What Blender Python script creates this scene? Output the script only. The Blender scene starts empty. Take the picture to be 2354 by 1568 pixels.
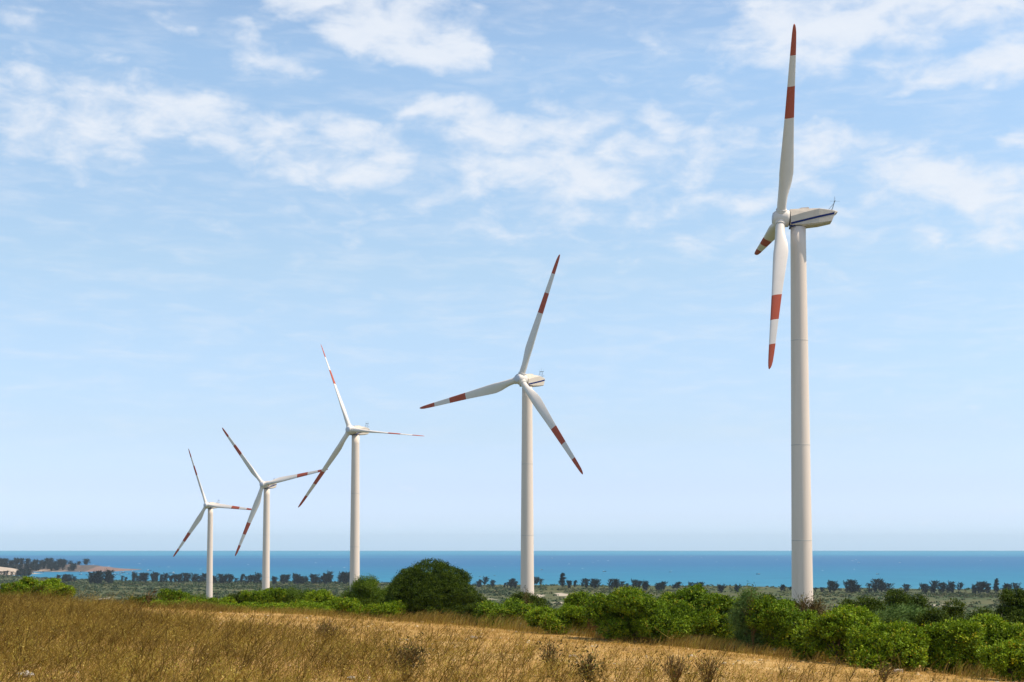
import bpy, bmesh, math, random
import numpy as np
from mathutils import Vector, Matrix

scene = bpy.context.scene
COL = scene.collection
R = math.radians

# ----------------------------------------------------------------- camera
FPX = 3269.0            # focal length in units of a 2354 px wide picture (50 mm full frame)
EYE = 70.0              # eye height above the sea
EL = 1251.7             # eye level row
PITCH = R(3.3)          # the camera looks slightly up
VC = EL - FPX * math.tan(PITCH)
cam = bpy.data.cameras.new("camera"); cam_o = bpy.data.objects.new("camera", cam); COL.objects.link(cam_o)
cam.sensor_width = 36.0; cam.lens = 36.0 * FPX / 2354.0
cam_o.location = (0, 0, EYE); cam_o.rotation_euler = (R(90) + PITCH, 0, 0)
cam.shift_y = (VC - 784.0) / 2354.0
cam.clip_start = 0.5; cam.clip_end = 60000
scene.camera = cam_o
scene.view_settings.view_transform = 'Standard'; scene.view_settings.look = 'None'
scene.view_settings.exposure = 0.0; scene.view_settings.gamma = 1.0

def ray(u, v):            # x and z reached at one metre of depth
    xi = (u - 1177.0) / FPX; yi = (VC - v) / FPX; den = math.cos(PITCH) - yi * math.sin(PITCH)
    return xi / den, (math.sin(PITCH) + yi * math.cos(PITCH)) / den
def P(u, v, D):
    a, b = ray(u, v)
    return Vector((a * D, D, EYE + b * D))

# ----------------------------------------------------------------- light
SUN_AZ, SUN_EL = 97.0, 57.0
sun = bpy.data.lights.new("sun", 'SUN'); sun.energy = 5.0; sun.angle = R(0.5); sun.color = (1.0, 0.91, 0.78)
sun_o = bpy.data.objects.new("sun", sun); COL.objects.link(sun_o)
sd = Vector((math.sin(R(SUN_AZ)) * math.cos(R(SUN_EL)), math.cos(R(SUN_AZ)) * math.cos(R(SUN_EL)), math.sin(R(SUN_EL))))
sun_o.rotation_euler = sd.to_track_quat('Z', 'Y').to_euler()
sun_o.location = (0, 0, 400)

# ---- node helper
class NT:
    def __init__(self, tree): self.t = tree; self.n = tree.nodes; self.l = tree.links
    def new(self, typ, **kw):
        nd = self.n.new(typ)
        for k, v in kw.items(): setattr(nd, k, v)
        return nd
    def link(self, a, b): self.l.new(a, b)
    def put(self, sock, v):
        if isinstance(v, bpy.types.NodeSocket): self.l.new(v, sock)
        else: sock.default_value = v
    def math(self, op, a, b=None, c=None, clamp=False):
        nd = self.new('ShaderNodeMath', operation=op, use_clamp=clamp)
        self.put(nd.inputs[0], a)
        if b is not None: self.put(nd.inputs[1], b)
        if c is not None: self.put(nd.inputs[2], c)
        return nd.outputs[0]
    def mix(self, f, a, b, blend='MIX'):
        nd = self.new('ShaderNodeMix', data_type='RGBA', blend_type=blend)
        self.put(nd.inputs['Factor'], f)
        for key, v in (('A', a), ('B', b)):
            s = [i for i in nd.inputs if i.name == key and i.type == 'RGBA'][0]
            if isinstance(v, tuple): v = (*v[:3], 1)
            self.put(s, v)
        return [o for o in nd.outputs if o.type == 'RGBA'][0]
    def ramp(self, f, stops, interp='LINEAR'):
        nd = self.new('ShaderNodeValToRGB'); nd.color_ramp.interpolation = interp
        e = nd.color_ramp.elements
        while len(e) < len(stops): e.new(0.5)
        for i, (p, c) in enumerate(stops):
            e[i].position = p; e[i].color = (*c, 1) if not isinstance(c, float) else (c, c, c, 1)
        self.put(nd.inputs[0], f)
        return nd.outputs[0]
    def noise(self, vec, scale, detail=4, rough=0.55, dist=0.0, dim='3D'):
        nd = self.new('ShaderNodeTexNoise', noise_dimensions=dim)
        if vec is not None: self.put(nd.inputs['Vector'], vec)
        nd.inputs['Scale'].default_value = scale; nd.inputs['Detail'].default_value = detail
        nd.inputs['Roughness'].default_value = rough; nd.inputs['Distortion'].default_value = dist
        return nd.outputs[0]
    def mapping(self, vec, loc=(0, 0, 0), rot=(0, 0, 0), scale=(1, 1, 1), typ='POINT'):
        nd = self.new('ShaderNodeMapping', vector_type=typ)
        self.put(nd.inputs['Vector'], vec)
        nd.inputs['Location'].default_value = loc; nd.inputs['Rotation'].default_value = rot; nd.inputs['Scale'].default_value = scale
        return nd.outputs[0]

# ---- world: Nishita sky with broken cloud set by compass direction
world = bpy.data.worlds.new("World"); scene.world = world; world.use_nodes = True
w = NT(world.node_tree); w.n.clear()
out = w.new('ShaderNodeOutputWorld'); bg = w.new('ShaderNodeBackground')
w.link(bg.outputs[0], out.inputs[0]); bg.inputs[1].default_value = 0.15
sky = w.new('ShaderNodeTexSky', sky_type='NISHITA', sun_disc=False, sun_elevation=R(SUN_EL), sun_rotation=R(SUN_AZ),
            altitude=0, air_density=1.0, dust_density=0.6, ozone_density=2.2)
tc = w.new('ShaderNodeTexCoord'); sep = w.new('ShaderNodeSeparateXYZ'); w.link(tc.outputs['Generated'], sep.inputs[0])
az = w.math('ARCTAN2', sep.outputs[0], sep.outputs[1])
el = w.math('ARCSINE', sep.outputs[2])
cmb = w.new('ShaderNodeCombineXYZ')
w.link(w.math('MULTIPLY', az, 57.2958), cmb.inputs[0]); w.link(w.math('MULTIPLY', el, 57.2958), cmb.inputs[1])
DIR = cmb.outputs[0]
def ang(u, v):
    x_, z_ = ray(u, v); a = math.atan(x_)
    return math.degrees(a), math.degrees(math.atan(z_ * math.cos(a)))
warp = w.new('ShaderNodeTexNoise'); warp.inputs['Scale'].default_value = 0.55; warp.inputs['Detail'].default_value = 5
warp.inputs['Roughness'].default_value = 0.6
w.link(DIR, warp.inputs['Vector'])
wv = w.new('ShaderNodeVectorMath', operation='MULTIPLY_ADD')
w.link(warp.outputs['Color'], wv.inputs[0]); wv.inputs[1].default_value = (1.9, 1.1, 0); 
sub = w.new('ShaderNodeVectorMath', operation='ADD'); w.link(DIR, sub.inputs[0]); sub.inputs[1].default_value = (-0.95, -0.55, 0)
w.link(sub.outputs[0], wv.inputs[2])
WDIR = wv.outputs[0]
CLOUDS = [  # u, v, half width, half height, tilt (down to the right), strength
    (850, 30, 320, 140, 12, 2.6), (985, 100, 180, 76, 18, 2.0), (600, 132, 210, 62, 18, 0.95), (385, 60, 120, 55, 25, .62),
    (215, 105, 110, 45, 20, .42), (25, 35, 170, 90, 20, .42), (60, 245, 340, 130, 8, 1.25), (270, 245, 230, 85, 12, .95),
    (430, 240, 200, 70, 20, .9), (540, 300, 310, 100, 14, 1.1), (230, 335, 170, 55, 0, .65), (690, 345, 150, 55, 20, .75),
    (820, 300, 170, 70, 15, .8), (900, 360, 240, 80, 5, .75), (950, 245, 130, 36, 0, .7), (1075, 250, 160, 56, 8, .95),
    (1110, 310, 260, 76, 12, 1.1), (1235, 350, 230, 100, 20, 1.1), (1320, 265, 170, 36, 8, .65), (1500, 275, 150, 34, 8, .55),
    (800, 410, 170, 42, 0, .6), (1380, 385, 330, 70, 0, .62), (1200, 425, 330, 80, 0, .5), (1460, 340, 200, 55, 10, .65),
    (1700, 345, 200, 42, 0, .5), (1700, 466, 150, 34, 0, 1.0), (1835, 80, 230, 110, 10, 2.0), (2010, 25, 340, 100, 0, 1.9),
    (2130, 45, 200, 65, 0, .85), (2345, 10, 150, 80, 0, 1.5), (2180, 160, 220, 66, 0, 1.4), (2330, 112, 140, 66, -15, 1.3),
    (2330, 190, 140, 36, 0, .65), (1860, 330, 180, 66, 0, 1.0), (2060, 365, 220, 76, 15, 1.0), (2270, 440, 250, 80, 5, 1.8),
    (2000, 415, 220, 80, 0, .5), (2290, 545, 280, 45, 0, .45), (2350, 300, 80, 30, 0, .7), (1200, 165, 50, 26, 20, .5),
    (2320, 330, 90, 40, -20, .5), (1880, 300, 110, 30, 0, .4), (560, 45, 60, 40, 30, .35),
    (1350, 470, 1700, 230, 0, .5), (1900, 560, 900, 170, 0, .22), (1500, 150, 600, 260, 0, .3), (1650, 230, 600, 130, -12, .22)]
M = None
for (u, v, hw, hh, tilt, s) in CLOUDS:
    a, e = ang(u, v)
    mp = w.mapping(WDIR, loc=(a, e, 0), rot=(0, 0, R(-tilt)), scale=(hw / 57.0, hh / 57.0, 1), typ='TEXTURE')
    g = w.new('ShaderNodeTexGradient', gradient_type='SPHERICAL'); w.link(mp, g.inputs[0])
    M = w.math('MULTIPLY', g.outputs[1], s) if M is None else w.math('MULTIPLY_ADD', g.outputs[1], s, M)
nmap = w.mapping(DIR, rot=(0, 0, R(12)), scale=(0.62, 1.25, 1))
n1 = w.noise(nmap, 0.75, 6, 0.52, 0.3)
n2 = w.noise(w.mapping(DIR, rot=(0, 0, R(10)), scale=(0.35, 1.6, 1), loc=(3, 7, 0)), 1.0, 6, 0.6, 0.3)
Ms = w.math('SUBTRACT', 1.0, w.math('POWER', 2.71828, w.math('MULTIPLY', M, -1.0)))
n3 = w.noise(w.mapping(DIR, rot=(0, 0, R(14)), scale=(0.8, 1.5, 1), loc=(11, 2, 0)), 2.6, 6, 0.62, 0.6)
dn = w.math('MULTIPLY_ADD', w.math('SUBTRACT', n1, 0.5), 2.0, w.math('MULTIPLY', Ms, 1.06))
dn = w.math('MULTIPLY_ADD', w.math('SUBTRACT', n3, 0.5), 0.30, dn)
mr = w.new('ShaderNodeMapRange', interpolation_type='SMOOTHSTEP'); w.link(dn, mr.inputs[0])
mr.inputs[1].default_value = 0.20; mr.inputs[2].default_value = 1.12
veil = w.new('ShaderNodeMapRange', interpolation_type='SMOOTHSTEP'); w.link(n2, veil.inputs[0])
veil.inputs[1].default_value = 0.4; veil.inputs[2].default_value = 0.85; veil.inputs[4].default_value = 0.36
hi = w.new('ShaderNodeMapRange', interpolation_type='SMOOTHSTEP'); w.link(w.math('MULTIPLY', el, 57.2958), hi.inputs[0])
hi.inputs[1].default_value = 1.0; hi.inputs[2].default_value = 8.0
dens = w.math('MAXIMUM', w.math('MULTIPLY', mr.outputs[0], 0.86), w.math('MULTIPLY', veil.outputs[0], hi.outputs[0]))
tone = w.math('MULTIPLY_ADD', w.noise(nmap, 1.6, 5, 0.6), 0.9, 0.0)
ccol = w.mix(tone, (5.35, 5.75, 6.4), (6.3, 6.45, 6.7))
gain = w.ramp(w.math('DIVIDE', w.math('MULTIPLY', el, 57.2958), 90.0, clamp=True),
              [(0.0, (1.05, 1.42, 2.22)), (.012, (.95, 1.14, 1.76)), (.025, (.91, 1.0, 1.46)), (.049, (1.0, 1.0, 1.16)), (.123, (1.38, 1.29, 1.17)), (.21, (1.56, 1.50, 1.34)), (.30, (1.25, 1.2, 1.15)), (.5, (.75, .75, .75)), (1.0, (.6, .6, .6))])
skyc = w.mix(1.0, sky.outputs[0], gain, 'MULTIPLY')
w.link(w.mix(dens, skyc, ccol), bg.inputs[0])

# ----------------------------------------------------------------- general helpers
def tag(o, label=None, cat=None, group=None, kind=None):
    if label: o['label'] = label
    if cat: o['category'] = cat
    if group: o['group'] = group
    if kind: o['kind'] = kind
    return o
def empty(name, loc=(0, 0, 0), rz=0.0, parent=None):
    o = bpy.data.objects.new(name, None); COL.objects.link(o)
    o.location = loc; o.rotation_euler = (0, 0, rz); o.empty_display_size = 0.3
    if parent: o.parent = parent
    return o
def link_mesh(name, me, mats, parent=None):
    o = bpy.data.objects.new(name, me); COL.objects.link(o)
    for m in (mats if isinstance(mats, (list, tuple)) else [mats]):
        if m.name not in [x.name for x in me.materials if x]: me.materials.append(m)
    if parent: o.parent = parent
    return o
def obj_bm(name, bm, mats, parent=None, smooth=False):
    me = bpy.data.meshes.new(name); bm.to_mesh(me); bm.free()
    if smooth:
        me.polygons.foreach_set('use_smooth', [True] * len(me.polygons))
    return link_mesh(name, me, mats, parent)
def np_mesh(name, verts, quads, tint=None, smooth=False):
    me = bpy.data.meshes.new(name)
    nv, nf = len(verts), len(quads)
    k = quads.shape[1]
    me.vertices.add(nv); me.vertices.foreach_set('co', np.ascontiguousarray(verts, dtype=np.float32).ravel())
    me.loops.add(nf * k); me.loops.foreach_set('vertex_index', np.ascontiguousarray(quads, dtype=np.int32).ravel())
    me.polygons.add(nf); me.polygons.foreach_set('loop_start', np.arange(0, nf * k, k, dtype=np.int32))
    if smooth: me.polygons.foreach_set('use_smooth', np.ones(nf, dtype=bool))
    if tint is not None:
        at = me.attributes.new('tint', 'FLOAT', 'POINT'); at.data.foreach_set('value', np.ascontiguousarray(tint, dtype=np.float32))
    me.update(calc_edges=True); me.validate()
    return me
def copy_tree(o, parent=None):
    c = o.copy(); COL.objects.link(c)
    if parent: c.parent = parent
    for ch in list(o.children): copy_tree(ch, c)
    return c

class Geo:
    """quads gathered as numpy blocks, one float tint per vertex"""
    def __init__(self): self.v = []; self.f = []; self.t = []; self.n = 0
    def add(self, v, f, t):
        self.v.append(v); self.f.append(f + self.n); self.t.append(t); self.n += len(v)
    def leaves(self, p, d, s, L, W, t, mid=0.5):
        n = len(p); L = np.broadcast_to(L, (n,))[:, None]; W = np.broadcast_to(W, (n,))[:, None]
        m = p + d * L * mid
        v = np.stack([p, m + s * W * .5, p + d * L, m - s * W * .5], 1).reshape(-1, 3)
        self.add(v, np.arange(n * 4).reshape(n, 4), np.repeat(np.broadcast_to(t, (n,)), 4))
    def ribbons(self, a, b, c, w0, w1, t, seg=3, side=None, rng=None):
        n = len(a); tt = np.linspace(0, 1, seg + 1)[None, :, None]
        a, b, c = a[:, None], b[:, None], c[:, None]
        pts = (1 - tt) ** 2 * a + 2 * tt * (1 - tt) * b + tt ** 2 * c
        if side is None:
            th = rng.uniform(-0.9, 0.9, n); side = np.stack([np.cos(th), np.sin(th), np.zeros(n)], 1)
        w0 = np.broadcast_to(w0, (n,))[:, None, None]; w1 = np.broadcast_to(w1, (n,))[:, None, None]
        ww = (w0 + (w1 - w0) * tt) * .5
        l = pts - side[:, None] * ww; r = pts + side[:, None] * ww
        v = np.stack([l, r], 2).reshape(-1, 3)
        k = (seg + 1) * 2
        base = (np.arange(n) * k)[:, None] + (np.arange(seg) * 2)[None, :]
        f = np.stack([base, base + 1, base + 3, base + 2], -1).reshape(-1, 4)
        self.add(v, f, np.repeat(np.broadcast_to(t, (n,)), k))
    def mesh(self, name):
        return np_mesh(name, np.concatenate(self.v), np.concatenate(self.f), np.concatenate(self.t))

def unit(v): return v / np.maximum(np.linalg.norm(v, axis=-1, keepdims=True), 1e-9)

# ----------------------------------------------------------------- materials
def new_mat(name):
    m = bpy.data.materials.new(name); m.use_nodes = True
    t = NT(m.node_tree); t.n.clear()
    o = t.new('ShaderNodeOutputMaterial'); p = t.new('ShaderNodeBsdfPrincipled')
    t.link(p.outputs[0], o.inputs[0])
    return m, t, p, o
def paint(name, col, rough=0.45, dirt=0.12, dscale=0.6, streak=False, spec=0.4):
    m, t, p, o = new_mat(name)
    tcn = t.new('ShaderNodeTexCoord')
    vec = tcn.outputs['Object']
    n = t.noise(t.mapping(vec, scale=(1, 1, 0.06) if streak else (1, 1, 1)), dscale, 6, 0.65)
    n2 = t.noise(vec, dscale * 9, 4, 0.6)
    f = t.math('MULTIPLY', t.ramp(n, [(0.45, 0.0), (0.8, 1.0)]), dirt, clamp=True)
    f = t.math('ADD', f, t.math('MULTIPLY', n2, dirt * 0.35), clamp=True)
    c = t.mix(f, tuple(col), (col[0] * .52, col[1] * .48, col[2] * .42))
    t.put(p.inputs['Base Color'], c); p.inputs['Roughness'].default_value = rough
    p.inputs['Specular IOR Level'].default_value = spec
    return m
def foliage(name, cols, trans=0.25, rough=0.55, spec=0.25, tcol=None):
    """leaf colours chosen by the per-leaf tint"""
    m, t, p, o = new_mat(name)
    a = t.new('ShaderNodeAttribute', attribute_name='tint')
    c = t.ramp(a.outputs['Fac'], [(i / (len(cols) - 1), k) for i, k in enumerate(cols)])
    t.put(p.inputs['Base Color'], c); p.inputs['Roughness'].default_value = rough
    p.inputs['Specular IOR Level'].default_value = spec
    if trans > 0:
        tr = t.new('ShaderNodeBsdfTranslucent')
        t.put(tr.inputs[0], t.mix(1.0, c, (1.25, 1.2, 0.55), 'MULTIPLY'))
        mx = t.new('ShaderNodeMixShader'); mx.inputs[0].default_value = trans
        t.link(p.outputs[0], mx.inputs[1]); t.link(tr.outputs[0], mx.inputs[2]); t.link(mx.outputs[0], o.inputs[0])
    return m
M_WHITE = paint('white_gelcoat', (.83, .74, .645), .5, .16, .35, spec=.22)
M_TOWER = paint('tower_paint', (.86, .71, .585), .6, .32, .5, streak=True, spec=.2)
M_NAC = paint('nacelle_paint', (.68, .58, .47), .6, .3, .9, spec=.2)
M_RED = paint('red_band_paint', (.50, .112, .062), .6, .15, .5, spec=.08)
M_BLUE = paint('blue_stripe_paint', (.010, .022, .12), .65, .1, spec=.1)
M_DARK = paint('dark_rubber', (.05, .045, .045), .7, .2)
M_STEEL = paint('galvanised_steel', (.16, .2, .24), .5, .2)
M_SEAM = paint('weld_seam_paint', (.60, .53, .46), .6, .3)
M_NOSE = paint('grey_gelcoat', (.62, .62, .66), .45, .15)
M_BARK = paint('bark', (.13, .095, .065), .9, .5, 3)
M_TWIG = foliage('dry_twig', [(.085, .05, .02), (.18, .115, .045), (.32, .22, .095)], 0, .8, .05)
M_LEAF = {
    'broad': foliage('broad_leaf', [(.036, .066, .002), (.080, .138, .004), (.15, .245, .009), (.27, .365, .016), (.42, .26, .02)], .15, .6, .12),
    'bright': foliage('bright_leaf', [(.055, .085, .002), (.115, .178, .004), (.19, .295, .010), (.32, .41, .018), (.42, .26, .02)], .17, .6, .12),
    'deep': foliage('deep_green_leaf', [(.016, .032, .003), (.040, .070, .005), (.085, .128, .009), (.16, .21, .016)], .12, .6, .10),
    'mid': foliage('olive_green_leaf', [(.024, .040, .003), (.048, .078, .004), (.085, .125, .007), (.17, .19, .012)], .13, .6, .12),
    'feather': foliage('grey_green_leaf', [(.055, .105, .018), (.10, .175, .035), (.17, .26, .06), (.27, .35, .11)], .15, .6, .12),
    'fine': foliage('light_green_leaf', [(.055, .10, .008), (.10, .165, .014), (.16, .225, .02), (.22, .27, .04)], .2, .6, .12),
    'brown': foliage('brown_leaf', [(.045, .032, .010), (.085, .062, .02), (.14, .105, .035), (.12, .13, .03)], .1, .7, .1),
}
M_CAS = foliage('casuarina_needles', [(.012, .020, .018), (.020, .032, .026), (.032, .048, .034)], .03, .8, .05)
M_SCRUB = foliage('scrub_leaf', [(.026, .045, .014), (.045, .080, .022), (.072, .092, .032), (.14, .115, .05), (.055, .125, .032)], .08, .8, .08)
M_GRASS = foliage('dry_grass_blade', [(.17, .10, .024), (.33, .20, .046), (.48, .30, .075), (.57, .38, .115), (.64, .46, .18)], .2, .7, .1)
M_WEED = foliage('dry_weed_stem', [(.075, .046, .011), (.165, .106, .023), (.28, .185, .040), (.40, .275, .062), (.33, .28, .034), (.66, .52, .15)], .2, .7, .1)
M_REED = foliage('red_brown_grass', [(.11, .065, .018), (.22, .14, .03), (.38, .26, .07), (.26, .24, .03), (.56, .42, .17)], .2, .7, .1)
M_SAND = paint('pale_sand', (.48, .38, .28), .9, .35, .03)
M_ROCK = paint('red_rock', (.30, .19, .14), .9, .6, .08)

# ----------------------------------------------------------------- terrain
def edge_D(u):          # distance of the hedge foot for a view direction
    return np.interp(u, [-900, 0, 700, 1177, 1600, 2000, 2354, 3200], [78, 75, 72, 65, 55, 48, 43, 36])
_fit = [(0, 1390, 75), (350, 1402, 74), (700, 1412, 72), (1177, 1442, 65), (1600, 1500, 55), (2000, 1535, 48), (2354, 1562, 43),
        (0, 1600, 27), (1177, 1602, 27), (2354, 1640, 27), (300, 1440, 50), (1177, 1505, 44), (1700, 1545, 40)]
_A, _b = [], []
for (u, v, D) in _fit:
    p = P(u, v, D); _A.append([1, p.x, p.y, p.x * p.y, p.y ** 2, p.x ** 2]); _b.append(p.z)
_coef = np.linalg.lstsq(np.array(_A), np.array(_b), rcond=None)[0]
def sstep(a, b, x):
    t = np.clip((x - a) / (b - a), 0, 1); return t * t * (3 - 2 * t)
def wob(x, y, s, seed=0.0):
    return (np.sin(x / s + seed) * np.cos(y / s * 1.3 + seed * 2) + .5 * np.sin(x / s * 2.3 + y / s * 1.7 + seed)
            + .25 * np.sin(x / s * 5.1 - y / s * 4.3 + 2 * seed)) / 1.75
def shore_y(x):
    return np.interp(x, [-3000, -1300, -1165, -950, -700, -480, -300, 16, 713, 3000], [3900, 3500, 3250, 2900, 2700, 2630, 2600, 2390, 2130, 1200]) + 25 * wob(x, x * 0, 90, 1.3)
def height(x, y):
    x = np.asarray(x, float); y = np.asarray(y, float)
    xn = np.clip(x, -45, 30); yn = np.clip(y, 5, 85)
    near = (_coef[0] + _coef[1] * xn + _coef[2] * yn + _coef[3] * xn * yn + _coef[4] * yn ** 2 + _coef[5] * xn ** 2)
    near = near + .05 * wob(x, y, 2.1) + .025 * wob(x, y, .6, 2)
    far = np.interp(y, [60, 120, 271, 420, 580, 720, 877, 1200, 1600, 2000, 2500, 6000], [65, 58, 46, 35, 30, 20, 14, 9.5, 7, 5.5, 4, 4])
    far = far + wob(x, y, 40) * .8 * sstep(150, 500, y) + wob(x, y, 130, 1) * 1.2 * sstep(500, 1500, y)
    far = far + 8.5 * np.exp(-((y - 1880 + .12 * (x - 200)) / 130) ** 2) * sstep(-60, 80, x) * (1 - sstep(300, 520, x)) * (1 + .25 * wob(x, y, 35, 4))
    far = far + 3.0 * np.exp(-((y - 1650) / 90) ** 2) * sstep(250, 420, x)
    s = sstep(-90, 25, y - shore_y(x))
    far = far * (1 - s) - 4 * s
    u = np.clip(1177 + FPX * x / np.maximum(y, 1), -3000, 5000)
    k = sstep(0, 45, y - edge_D(u) - 3)
    return near * (1 - k) + far * k
def ground_at(u, v, d0=900, d1=3300):
    D = np.arange(d0, d1, 4.0); a_, b_ = ray(u, v)
    h = height(a_ * D, D); z = EYE + b_ * D
    hit = np.nonzero(z < h)[0]; land = np.nonzero(h > 1.2)[0]
    k = hit[0] if len(hit) and h[hit[0]] > .8 else (land[land <= (hit[0] if len(hit) else 10 ** 9)][-1])
    return P(u, v, float(D[k]))

ny, nx = 420, 360
ys = np.concatenate([np.linspace(-40, 12, 20), np.geomspace(14, 4000, ny - 20)])
ts = np.linspace(-1, 1, nx); ts = np.sign(ts) * np.abs(ts) ** 1.5 * 1.3
X = ts[None, :] * (ys[:, None] + 90); Y = np.repeat(ys[:, None], nx, 1)
Z = height(X, Y)
V = np.stack([X, Y, Z], -1).reshape(-1, 3)
ii = (np.arange(ny - 1)[:, None] * nx + np.arange(nx - 1)[None, :]).reshape(-1)
F = np.stack([ii, ii + 1, ii + nx + 1, ii + nx], 1)
m, t, p, o = new_mat('ground_soil')
geo = t.new('ShaderNodeNewGeometry'); pos = geo.outputs['Position']
sp = t.new('ShaderNodeSeparateXYZ'); t.link(pos, sp.inputs[0])
nA = t.noise(pos, 0.35, 6, .6); nB = t.noise(pos, 3.0, 6, .7); nC = t.noise(t.mapping(pos, scale=(1, .6, 1)), 14.0, 5, .75)
near_c = t.ramp(t.math('ADD', t.math('MULTIPLY', nA, .45), t.math('ADD', t.math('MULTIPLY', nB, .32), t.math('MULTIPLY', nC, .33))),
                [(.42, (.20, .105, .030)), (.51, (.38, .215, .060)), (.59, (.52, .31, .10)), (.70, (.66, .46, .21))])
fA = t.noise(pos, .012, 5, .6); fB = t.noise(pos, .07, 5, .65)
far_c = t.ramp(t.math('ADD', t.math('MULTIPLY', fA, .55), t.math('MULTIPLY', fB, .45)),
               [(.36, (.045, .070, .022)), (.46, (.075, .090, .030)), (.56, (.11, .108, .040)), (.66, (.15, .13, .056)), (.80, (.24, .19, .10))])
mrn = t.new('ShaderNodeMapRange'); t.link(sp.outputs[1], mrn.inputs[0]); mrn.inputs[1].default_value = 82; mrn.inputs[2].default_value = 130
gc = t.mix(mrn.outputs[0], near_c, far_c)
# bare sand of the dunes, each patch at its own spot on the plain
wn = t.new('ShaderNodeTexNoise'); wn.inputs['Scale'].default_value = .05; wn.inputs['Detail'].default_value = 5; t.link(pos, wn.inputs['Vector'])
wvv = t.new('ShaderNodeVectorMath', operation='MULTIPLY_ADD'); t.link(wn.outputs['Color'], wvv.inputs[0]); wvv.inputs[1].default_value = (30, 60, 0)
sb = t.new('ShaderNodeVectorMath', operation='ADD'); t.link(pos, sb.inputs[0]); sb.inputs[1].default_value = (-15, -30, 0); t.link(sb.outputs[0], wvv.inputs[2])
sm = None; SANDS = []
for (u, v, hw, hy, s) in [(1292, 1367, 13, 22, 1), (1306, 1372, 9, 14, .9), (1225, 1371, 24, 26, .9), (1195, 1373, 12, 20, .8), (1297, 1386, 26, 12, 1), (1330, 1384, 12, 10, .7),
                          (2160, 1391, 26, 16, .75), (2000, 1397, 8, 12, .6), (240, 1377, 14, 22, .6), (150, 1366, 18, 25, .4), (75, 1342, 16, 60, .9), (1120, 1378, 20, 18, .5)]:
    q = ground_at(u, v); SANDS.append((q.x, q.y, hw / FPX * q.y, hy * 1.6))
    mp = t.mapping(wvv.outputs[0], loc=(q.x, q.y, 0), scale=(hw / FPX * q.y * 1.5, hy * 2.2, 1e6), typ='TEXTURE')
    g = t.new('ShaderNodeTexGradient', gradient_type='SPHERICAL'); t.link(mp, g.inputs[0])
    g2 = t.math('MULTIPLY', t.ramp(g.outputs[1], [(.22, 0.0), (.42, 1.0)]), s)
    sm = g2 if sm is None else t.math('MAXIMUM', sm, g2)
gc = t.mix(sm, gc, (.47, .39, .29))
t.put(p.inputs['Base Color'], gc); p.inputs['Roughness'].default_value = .95; p.inputs['Specular IOR Level'].default_value = .1
bp = t.new('ShaderNodeBump'); bp.inputs['Strength'].default_value = .6; bp.inputs['Distance'].default_value = .08
t.link(t.math('ADD', nB, nC), bp.inputs['Height']); t.link(bp.outputs[0], p.inputs['Normal'])
M_GROUND = m
tag(link_mesh('ground', np_mesh('ground', V, F, None, True), M_GROUND), kind='structure')

# ----------------------------------------------------------------- sea
SEA = 16000.0
bm = bmesh.new()
vs = [bm.verts.new(c) for c in ((-9500, 900, 0), (9500, 900, 0), (9500, SEA, 0), (-9500, SEA, 0))]
bm.faces.new(vs)
m, t, p, o = new_mat('sea_water')
geo = t.new('ShaderNodeNewGeometry'); pos = geo.outputs['Position']
sp = t.new('ShaderNodeSeparateXYZ'); t.link(pos, sp.inputs[0])
nz = t.noise(t.mapping(pos, scale=(.22, 1, 1)), .0011, 5, .6)
nz2 = t.noise(t.mapping(pos, scale=(.5, 1, 1)), .012, 5, .65)
inv = t.math('DIVIDE', 70.0 * FPX, sp.outputs[1])            # depth below eye level grows towards the shore
q = t.math('ADD', inv, t.math('MULTIPLY', t.math('SUBTRACT', nz, .5), 26.0))
q = t.math('DIVIDE', q, 110.0, clamp=True)
sc_ = t.ramp(q, [(.12, (.02, .28, .43)), (.20, (.018, .26, .42)), (.26, (.003, .135, .31)), (.40, (.003, .13, .30)), (.52, (.006, .165, .31)), (.68, (.012, .195, .32)), (.95, (.03, .23, .33))])
sc_ = t.mix(t.ramp(nz2, [(.35, 0.0), (.75, .5)]), sc_, (.004, .095, .205))
t.put(p.inputs['Base Color'], sc_); p.inputs['Roughness'].default_value = .55; p.inputs['Specular IOR Level'].default_value = .12
wb = t.noise(t.mapping(pos, scale=(.6, 1, 1)), .09, 6, .6)
bp = t.new('ShaderNodeBump'); bp.inputs['Strength'].default_value = 1; bp.inputs['Distance'].default_value = 1.2
t.link(wb, bp.inputs['Height']); t.link(bp.outputs[0], p.inputs['Normal'])
tag(obj_bm('sea', bm, m), kind='structure')

# ----------------------------------------------------------------- haze
bm = bmesh.new()
x0, x1, y0, y1, z0, z1 = -9800, 9800, -60, SEA + 300, -6, 176
bmesh.ops.create_cube(bm, size=1, matrix=Matrix.Translation(((x0 + x1) / 2, (y0 + y1) / 2, (z0 + z1) / 2)) @ Matrix.Diagonal((x1 - x0, y1 - y0, z1 - z0, 1)))
hm = bpy.data.materials.new('haze_air'); hm.use_nodes = True; ht = NT(hm.node_tree); ht.n.clear()
ho = ht.new('ShaderNodeOutputMaterial'); hv = ht.new('ShaderNodeVolumePrincipled')
hv.inputs['Color'].default_value = (.74, .90, 1, 1); hv.inputs['Density'].default_value = 3.5e-5; hv.inputs['Anisotropy'].default_value = 0.0
ht.link(hv.outputs[0], ho.inputs['Volume'])
tag(obj_bm('haze', bm, hm), kind='stuff')

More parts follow.
